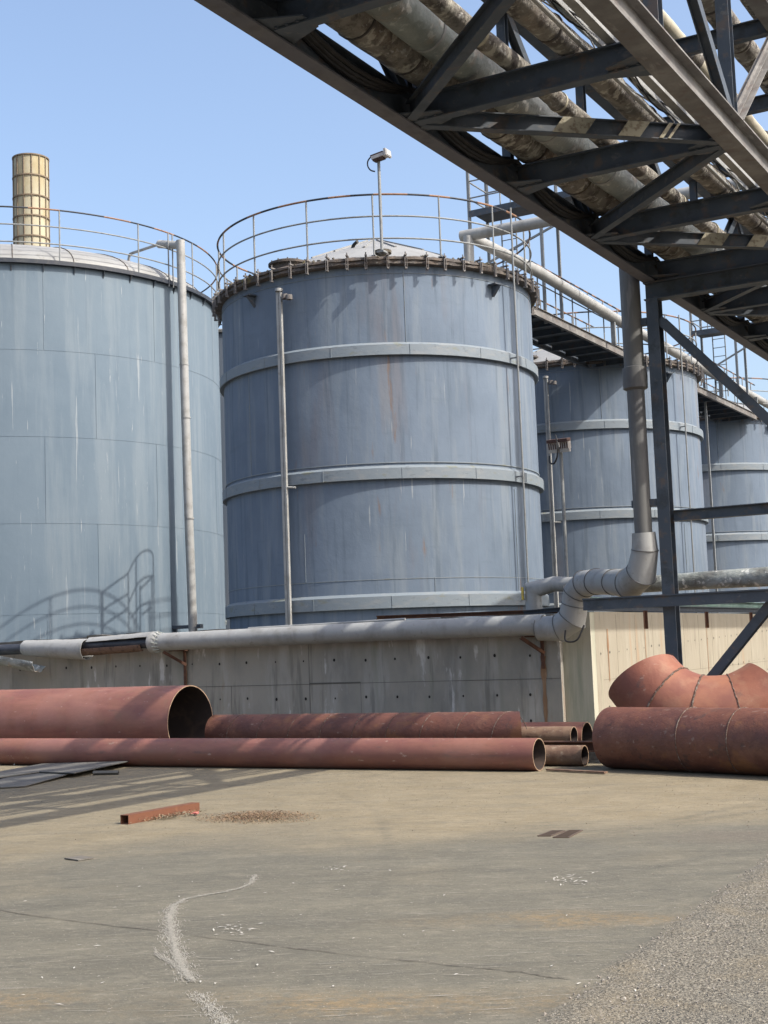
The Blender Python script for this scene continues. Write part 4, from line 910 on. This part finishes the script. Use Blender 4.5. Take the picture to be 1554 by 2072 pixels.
# ---- riser with mitred elbows down to the wall pipe
wp = thing('insulated_pipe', 'pale grey jacketed pipe along the shaded wall, through mitred elbows up to the bridge', 'pipe', (-8.4, 20.4, 1.6))
yw = 20.42; zc = 1.86
mb = MB(); mb.tube([(-16.55, yw, zc-.02), (-14, yw, zc-.01), (-11.5, yw, zc), (-8.75, yw, zc-.01)], .165, 28); mb.build('straight_run', [m_duct], wp)
rx, ry_ = -6.29, 18.28
path = [onY(1090, 1272, yw), onY(1132, 1271, yw), onY(1158, 1252, yw-.03), onY(1163, 1222, yw-.06), onY(1167, 1199, yw-.1), onY(1183, 1181, yw-.2), onY(1207, 1177, yw-.45), onY(1243, 1178, ry_+.8), onY(1274, 1181, ry_+.35), onY(1298, 1160, ry_+.08), V(rx, ry_+.02, 2.78), V(rx, ry_, 3.02)]
rad = [.19, .205, .215, .21, .21, .205, .195, .185, .215, .205, .18, .16]
for i in range(len(path)-1):
    # every gore is a piece with its own lapped seam
    mb = MB(); k0 = max(0, i-1); k1 = min(len(path)-1, i+2)
    sub = path[k0:k1+1]; tmp = MB(); tmp.tube(sub, rad[k0:k1+1], 28, False, mitre=True)
    n = 28; j0 = i-k0
    vs = tmp.v[j0*n:(j0+2)*n]; fs = [(j, (j+1) % n, n+(j+1) % n, n+j) for j in range(n)]
    mb.add(vs, fs, 0, True)
    # lap bead
    c0 = Vector((0, 0, 0))
    for v in vs[:n]: c0 += Vector(v)
    c0 /= n; ring = [c0+(Vector(v)-c0)*1.035 for v in vs[:n]]+[Vector(vs[0])]
    ring[-1] = ring[0]
    mb.tube(ring, .006, 6, False, 1)
    mb.build('elbow_gore', [m_duct, m_riser], wp)
mb = MB(); mb.tube([(rx, ry_, 2.85), (rx+.0, ry_, 4.2), (rx, ry_, 5.35)], .122, 24); mb.build('riser', [m_riser], wp)
mb = MB(); mb.tube([(rx, ry_, 5.3), (rx, ry_, 7.2), (rx+.1, ry_, 7.6)], .14, 24); mb.build('riser', [m_riser], wp)
mb = MB(); mb.lathe(V(rx, ry_, 0), [(.12, 5.0), (.17, 5.03), (.175, 5.2), (.165, 5.32), (.12, 5.34)], 24); mb.build('collar', [m_riser], wp)
# collar at the left and torn jacket
mb = MB(); mb.lathe(V(0,0,0), [(.16, -.1), (.20, -.06), (.20, .07), (.165, .12)], 24)
rt = Matrix.Rotation(R_(90), 3, 'Y'); mb.v = [tuple(rt @ Vector(v)+V(-16.62, yw, zc-.02)) for v in mb.v]; mb.build('collar', [m_duct], wp)
mb = MB()
for k in range(16):
    a = 2*PI*k/16; mb.bar(V(-16.56, yw+.203*math.cos(a), zc-.02+.203*math.sin(a)), V(-16.44, yw+.17*math.cos(a+.15), zc-.02+.17*math.sin(a+.15)), .012, .012)
mb.build('stitched_lacing', [m_white], wp)
mb = MB(); mb.tube([(-16.6, yw, zc-.02), (-19, yw, zc-.03), (-26, yw, zc-.06)], .105, 20); mb.build('inner_pipe', [m_inner], wp)
mb = MB(); mb.shell((-18.2, yw, zc-.04), (-16.65, yw, zc-.0), .165, .18, R_(-35), R_(60), wav=.006); mb.build('torn_jacket', [m_duct], wp)
mb = MB(); mb.shell((-18.5, yw-.02, zc-.08), (-16.9, yw, zc-.04), .15, .14, R_(95), R_(175), th=.035, wav=.006); mb.build('insulation', [m_foam], wp)
mb = MB(); mb.shell((-19.9, yw, zc-.02), (-18.25, yw-.03, zc-.1), .15, .205, R_(-170), R_(178), th=.008, segs=8, wav=.006); mb.build('torn_jacket', [m_duct], wp)
mb = MB(); mb.shell(onY(-60, 1316, yw-.22), onY(80, 1340, yw-.16), .19, .20, R_(85), R_(245), th=.008, segs=8, wav=.012); mb.build('torn_jacket', [m_sheet], wp)
mb = MB(); mb.tube(bend([V(-8.3, yw-.22, zc-.12), V(-8.3, yw-.3, zc-.3), V(-8.08, yw-.3, zc-.3), V(-7.98, yw-.24, zc-.05)], .1), .014, 8); mb.build('hanging_cable', [m_black], wp)
for i, px in enumerate((377, 1100)):
    c = onY(px, 1310, YW); mb = MB()
    mb.angle((c.x, YW-.03, 1.0 if i == 0 else 1.15), (c.x, YW-.03, 1.7), .06, .06, .008, up=(0,1,0)); mb.angle((c.x-.25*(1 if i == 0 else .9), yw-.1, 1.66), (c.x+.02, YW-.04, 1.40), .05, .05, .008); mb.bar((c.x-.22, YW-.04, 1.67), (c.x+.06, YW-.04, 1.67), .4, .02)
    solo(mb, 'pipe_bracket', [m_rust], ('rusty triangular bracket below the pipe near its torn left end', 'rusty triangular bracket below the pipe beside the mitred elbow')[i], 'bracket', (c.x, YW, 1.2), 'brackets under the wall pipe')
# short duct behind the elbow
t = thing('stub_duct', 'dented grey duct stub turning down behind the mitred elbow', 'duct', (-9.6, 22, 1.95))
mb = MB(); mb.tube([V(-9.6, 22, 1.9), V(-9.6, 22, 2.48), V(-9.2, 22, 2.56), V(-8.9, 21.95, 2.53), V(-8.4, 21.9, 2.55)], [.14, .145, .13, .125, .135], 18, mitre=True); mb.build('duct', [m_duct], t)
mb = MB(); mb.box((-9.74, 21.86, 2.42), (.012, .09, .22)); mb.build('yellow_mark', [m_yellow], t)

# ================================================================== PIPES ON THE GROUND
def rpipe(name, X0, X1, Y, r, m_, label, z=None, th=.012, spiral=False, dy=0, tilt=0, welds=(), group='rusty pipes lying in the yard', mats=None, mitre=0):
    z = r if z is None else z; a = V(X0, Y-dy, z); b = V(X1, Y, z+tilt)
    t = thing(name, label, 'pipe', ((X0+X1)/2, Y, z-r), group)
    mb = MB(); mb.pipe(a, b, r, th, 48, segs=max(1, int(abs(X1-X0)/.5)), jitter=.0015)
    if mitre: mb.v = [(v[0]-(v[1]-Y)*mitre if abs(v[0]-X1) < .02 else v[0], v[1], v[2]) for v in mb.v]
    mb.build('tube', mats or [m_, m_darkin, m_edge], t)
    d = (b-a).normalized(); sd = V(0,0,1).cross(d)
    for wx in welds:
        p = a+(b-a)*((wx-X0)/(X1-X0)); ring = [p+(V(0,0,1)*math.cos(q)+sd*math.sin(q))*(r+.002) for q in np.linspace(0, 2*PI, 49)]
        mb = MB(); mb.tube(ring, .007, 6, False); mb.build('weld_seam', [m_weld], t)
    if spiral:
        L = (b-a).length; pts = []; n = int(L/.02)
        for i in range(n):
            f = i/n; q = f*L/.55*2*PI; p = a+(b-a)*f; pts.append(p+(V(0,0,1)*math.cos(q)+sd*math.sin(q))*(r+.0005))
        mb = MB(); mb.tube(pts, .006, 5, False); mb.build('weld_seam', [m_weld], t)
    return t
pe = onZ(1100, 1560, 0)
rpipe('red_pipe', -20.5, -6.93, 15.83, .2, m_red, 'long slim red oxide pipe in front, open end to the right')
be = onY(386, 1458, 16.85)
rpipe('red_pipe', -23, be.x, 16.85, .56, m_red, 'very wide red pipe on the left, its dark open end above the slim front pipe', th=.014)
le = onY(1055, 1465, 16.62)
Yl = 17.3
le = onY(1052, 1465, Yl)
top = onY(900, 1441, Yl).z
rpipe('red_pipe', be.x+.12, le.x, Yl, .27, m_red2, 'red pipe with a spiral weld lying behind the slim front pipe', spiral=True, z=max(.27, top-.27), mitre=.52)
re_ = onY(1188, 1480, 18.35); rpipe('red_pipe', -13.5, re_.x, 18.35, .22, m_red3, 'bright red pipe farthest back by the wall corner, its end open')
bw = onY(1160, 1488, 17.75); rpipe('brown_pipe', -12.5, bw.x, 17.78, .135, m_brown, 'slim brown rusty pipe lying above the dark beam', z=.28)
b2 = onZ(1185, 1552, 0); rpipe('brown_pipe', -11.5, b2.x-.05, b2.y+.12, .13, m_brown, 'short brown rusty pipe end low beside the slim front pipe')
mb = MB(); p0 = onY(1115, 1500, 16.95); p1 = onY(1212, 1503, 16.95); mb.ibeam((p0.x-2, 16.98, .21), (p1.x+.35, 16.98, .21), .14, .13, .014); solo(mb, 'steel_beam', [m_rust], 'dark rusty steel beam lying between the small pipe ends', 'beam', (p0.x, 16.98, .14))
for bx_, lb in ((p1.x-.3, 'timber bearer on the ground under the right end of the dark beam'), (-10.4, 'timber bearer hidden under the red pipe with the spiral weld')):
    mb = MB(); mb.box((bx_, 17.35, .07), (.12, 1.1, .138)); solo(mb, 'timber_bearer', [m_dirtyplank], lb, 'timber', (bx_, 17.3, 0), 'timber bearers under the pipes')
# flat bar on the ground
a = onZ(1108, 1557, .02); b = onZ(1226, 1563, .02); mb = MB(); mb.bar(a, b, .07, .02); solo(mb, 'flat_bar', [m_brown], 'thin flat steel bar lying flat on the concrete between the pipe ends', 'bar', a)
# wide right pipe
t = rpipe('red_pipe', onY(1238, 1500, 16.3).x, 1.2, 13.9, .372, m_red2, 'wide blotchy red pipe lying on the right below the mitred bend', th=.014, dy=-2.4, welds=(-5.0, -4.35, -2.6))
mb = MB()
# seam lines along it
Xs_ = onY(1222, 1500, 16.3).x
# mitred bend
ce = onY(1433, 1282, 17.6); Rb, rb = 1.06, .50
t = thing('pipe_bend', 'large mitred red pipe bend resting on its back behind the wide right pipe', 'pipe', (ce.x, 17.6, 0), 'rusty pipes lying in the yard')
ph_, tl_ = R_(13), R_(26)
ax_ = V(math.cos(ph_), math.sin(ph_), 0); up_ = V(-math.sin(ph_)*math.sin(tl_), math.cos(ph_)*math.sin(tl_), math.cos(tl_)); nn_ = ax_.cross(up_)
cc_ = V(ce.x, 17.86, Rb*math.cos(tl_)+rb+.06)
def bring(ang, r, n=56):
    rad_ = ax_*math.cos(ang)+up_*math.sin(ang); c = cc_+rad_*Rb
    return [c+rad_*math.cos(q)*r+nn_*math.sin(q)*r for q in (2*PI*j/n for j in range(n))], c
angs = [R_(a) for a in (209, 233, 257, 285, 313)]
for i in range(4):
    n = 56; sub = 4; A = [angs[i]+(angs[i+1]-angs[i])*q/sub for q in range(sub+1)]
    O = []; I = []
    for q, a in enumerate(A):
        blend = .62     # between a straight gore and a true bend
        f = q/sub; s0, c0 = bring(A[0], rb); s1, c1 = bring(A[-1], rb); tr, _ = bring(a, rb)
        O.append([(s0[k]*(1-f)+s1[k]*f)*(1-blend)+tr[k]*blend for k in range(n)])
        i0, _ = bring(A[0], rb-.014); i1, _ = bring(A[-1], rb-.014); ti, _ = bring(a, rb-.014); I.append([(i0[k]*(1-f)+i1[k]*f)*(1-blend)+ti[k]*blend for k in range(n)])
    vs = [v for rg in O for v in rg]+[v for rg in I for v in rg]; B_ = (sub+1)*n; mb = MB()
    for q in range(sub):
        mb.add([], [], 0)
    o0 = len(mb.v); mb.v += [tuple(v) for v in vs]
    for q in range(sub):
        for k in range(n):
            k2 = (k+1) % n
            mb.f.append([q*n+k, (q+1)*n+k, (q+1)*n+k2, q*n+k2]); mb.mi.append(0); mb.sm.append(True)
            mb.f.append([B_+q*n+k, B_+q*n+k2, B_+(q+1)*n+k2, B_+(q+1)*n+k]); mb.mi.append(1); mb.sm.append(True)
    for e, on in ((0, i == 0), (sub*n, i == 3)):
        if on:
            for k in range(n): k2 = (k+1) % n; mb.f.append([e+k, e+k2, B_+e+k2, B_+e+k]); mb.mi.append(2); mb.sm.append(False)
    mb.build('gore', [m_red3 if i in (1, 2) else m_bendend, m_darkin, m_edge], t, sharp=70)
for i in (1, 2, 3):
    rg, _ = bring(angs[i], rb+.003, 96); mb = MB(); rg = [p+V(random.uniform(-.005, .005), 0, random.uniform(-.005, .005)) for p in rg]; mb.tube(rg+[rg[0]], .013 if i != 3 else .006, 6, False); mb.build('weld_seam', [m_weld], t)
rpipe('red_pipe', ce.x+1.0, 1.5, 18.9, .42, m_red3, 'bright red pipe just showing behind the right end of the mitred bend')
# ---- scrap plates etc.
def plate(corners, z0, th, m_, label, zs=None, name='steel_plate', grp='scrap steel plates on the ground', cat='steel plate'):
    P = [onZ(*q, z0) for q in corners]; zs = zs or [0]*len(P); mb = MB(); n = len(P)
    top = [V(p.x, p.y, z0+z+th) for p, z in zip(P, zs)]; bot = [v-V(0,0,th) for v in top]
    mb.add(top+bot, [tuple(range(n))[::-1] if (P[1]-P[0]).cross(P[2]-P[1]).z < 0 else tuple(range(n)), tuple(range(n, 2*n))]+[(i, (i+1) % n, n+(i+1) % n, n+i) for i in range(n)])
    return solo(mb, name, [m_], label, cat, (P[0].x, P[0].y, z0), grp)
plate([(-60,1598),(50,1592),(205,1556),(90,1561),(-60,1592)], .01, .01, m_plate, 'dull steel plate lying flat in front, partly covered by the larger plate', zs=[0,0,.05,.03,0])
plate([(-60,1582),(80,1566),(150,1570),(276,1545),(200,1540),(110,1542),(-20,1566)], .03, .012, m_plate, 'larger bent steel plate propped up beside the slim red pipe', zs=[0,.02,.03,.05,.02,0,0])
a = onZ(215, 1566, .03); b = onZ(240, 1563, .03); mb = MB(); mb.pipe(a+V(-.3,.08,0), b, .03, .006, 4); solo(mb, 'box_tube', [m_plate, m_darkin, m_plate], 'short grey square tube poking out below the bent plate', 'tube', a)
plate([(130,1738),(165,1733),(190,1737),(158,1742)], .004, .008, m_dirtyplank, 'small thin loose steel offcut lying alone on the concrete')
# rusty square tube
a = onZ(252, 1668, 0); b = onZ(396, 1641, 0); dv = (b-a).normalized(); sdv = V(-dv.y, dv.x, 0)
mb = MB(); hw = .05; hh = .085; th = .006
A = a+V(0,0,hh/2+.001); B = b+V(0,0,hh/2+.001)
for os_, ou_, w_, h_ in ((hw-th/2, 0, th, hh), (-hw+th/2, 0, th, hh), (0, hh/2-th/2, 2*hw-2*th, th), (0, -hh/2+th/2, 2*hw-2*th, th)): mb.bar(A, B, w_, h_, os=os_, ou=ou_)
mb.bar(A+dv*.25, A+dv*.26, 2*hw-2*th, hh-2*th, mi=1)
solo(mb, 'square_tube', [m_rustorange, m_darkin], 'orange rusty square steel tube lying beside the leaf litter', 'tube', a)
# grates
for cs, lb in (([(1089,1692),(1116,1681.5),(1142,1681.5),(1113,1692)], 'small iron drain grate set in the concrete, left one of the two'), ([(1120,1695),(1150,1681),(1178,1680.5),(1150,1695)], 'small iron drain grate set in the concrete, right one of the two')):
    P = [onZ(*q, .002) for q in cs]; mb = MB()
    for i in range(4): mb.bar(P[i]+V(0,0,.002), P[(i+1) % 4]+V(0,0,.002), .015, .008)
    for k in range(1, 9): f = k/9; mb.bar(P[0].lerp(P[1], f)+V(0,0,.003), P[3].lerp(P[2], f)+V(0,0,.003), .014, .006)
    mb.add([p+V(0,0,.0) for p in P], [(3,2,1,0)], 1)
    solo(mb, 'drain_grate', [m_grate, m_dark], lb, 'drain grate', P[0], 'drain grates in the yard')
# leaf litter pile
def flakes(n, fn, size, m_, name, label, cat, mats=None, flat=.5, kind='stuff'):
    mb = MB()
    for i in range(n):
        p, s = fn(); s *= size*random.uniform(.5, 1.5); q = Quaternion((random.gauss(0, 1), random.gauss(0, 1), random.gauss(0, 1)), random.uniform(-flat, flat)*2) @ Quaternion((0,0,1), random.uniform(0, 6.28)) if True else None
        l = random.uniform(1, 2.6); vs = [p+q @ V(-l*s, 0, 0), p+q @ V(0, -.45*s, .12*s), p+q @ V(l*s, 0, .05*s), p+q @ V(0, .45*s, .2*s)]
        mb.add(vs, [(0,1,2,3)], random.randrange(len(mats)) if mats else 0)
    o = mb.build(name, mats or [m_]); o['label'] = label; o['category'] = cat; o['kind'] = kind; return o
def pile():
    while True:
        u = random.gauss(0, .45); v = random.gauss(0, .42)
        if u*u+v*v < 1.2: break
    px = 520+u*125; py = 1656+v*12+(px-520)*-.01
    p = onZ(px, py, 0); h = .045*max(0, 1-((px-550)/105)**2-((py-1654)/13)**2); return V(p.x, p.y, .006+h*random.random()+.003), 1
def pile2():
    px = random.gauss(345, 28); py = 1655-(px-345)*.14+random.gauss(0, 2.5); p = onZ(px, py, 0); return V(p.x, p.y, .01+.03*random.random()), 1
flakes(5200, pile, .0062, None, 'leaf_litter', 'low heap of brown dry leaf litter on the concrete', 'leaf litter', [m_leaf, m_leaf, m_brown])
flakes(380, pile2, .010, None, 'dead_leaves', 'greyish dead leaves against the rusty square tube', 'leaves', [m_leafgrey, m_leaf])
a = onZ(393, 1650, 0); mb = MB()
for i in range(9):
    p = a+V(random.uniform(-.05, .05), random.uniform(-.03, .03), .012+random.random()*.02); mb.box(p, (.035, .022, .006), 0, Matrix.Rotation(random.uniform(0, 3), 3, 'Z') @ Matrix.Rotation(random.uniform(-.5, .5), 3, 'X'))
solo(mb, 'plastic_scrap', [m_pinkrag], 'crumpled pink plastic scrap beside the end of the rusty square tube', 'scrap', a)
def chips():
    k = random.random()
    if k < .25: px, py = random.gauss(1145, 30), random.gauss(1783, 6)
    elif k < .5: px, py = random.gauss(470, 25), random.gauss(1880, 8)
    elif k < .6: px, py = random.gauss(675, 20), random.gauss(1758, 4)
    else: px, py = random.uniform(-20, 1400), random.uniform(1720, 2060)
    p = onZ(px, py, 0); return V(p.x, p.y, .006), 1
flakes(170, chips, .009, None, 'paint_chips', 'pale plaster and paint chips scattered over the concrete', 'chips', [m_chip], flat=.1)
def grit():
    px, py = random.uniform(-50, 1600), 1572+abs(random.gauss(0, 60)); p = onZ(px, py, 0); return V(p.x, p.y, .006), 1
flakes(2600, grit, .0045, None, 'grit', 'dark grit and rust flakes scattered along the pipes', 'grit', [m_rust, m_stone, m_brown], flat=.4)
def lump():
    p = onZ(random.uniform(-15, 36), random.uniform(1539, 1549), 0); return V(p.x, p.y, .01+.05*random.random()), 1
flakes(90, lump, .03, None, 'rubble', 'pale broken rubble at the left by the slim red pipe', 'rubble', [m_chip, m_stone])
# loose stones along the apron edge
mb = MB(); A = GP[0]; B = GP[-1]; dirv = (B-A)/np.linalg.norm(B-A); nv = np.array([dirv[1], -dirv[0]])
cc = gp(1500, 2000)
if (cc-A) @ nv < 0: nv = -nv
Lg = np.linalg.norm(B-A)
for i in range(2600):
    s = random.uniform(-.6, Lg+1.2); d_ = random.expovariate(1/.35) if i < 1900 else random.uniform(0, 3.5)
    p = A+dirv*s+nv*(d_+random.gauss(-.0, .025)); r = random.uniform(.0025, .0065)*(1.25 if d_ < .25 else 1)
    c = V(p[0], p[1], .006+r*.3); q = Quaternion((random.gauss(0, 1), random.gauss(0, 1), random.gauss(0, 1)), random.uniform(0, 3))
    vs = [c+q @ V(*(v*r*random.uniform(.7, 1.2) for v in k)) for k in ((1.2,0,0),(-1.2,0,0),(0,1,0),(0,-1,0),(0,0,.8),(0,0,-.8))]
    mb.add(vs, [(0,2,4),(2,1,4),(1,3,4),(3,0,4),(2,0,5),(1,2,5),(3,1,5),(0,3,5)])
o = mb.build('gravel', [m_stone]); o['kind'] = 'stuff'; o['label'] = 'loose grey gravel along the broken edge of the apron'; o['category'] = 'gravel'

for o in bpy.data.objects:
    if '_o' in o: del o['_o']
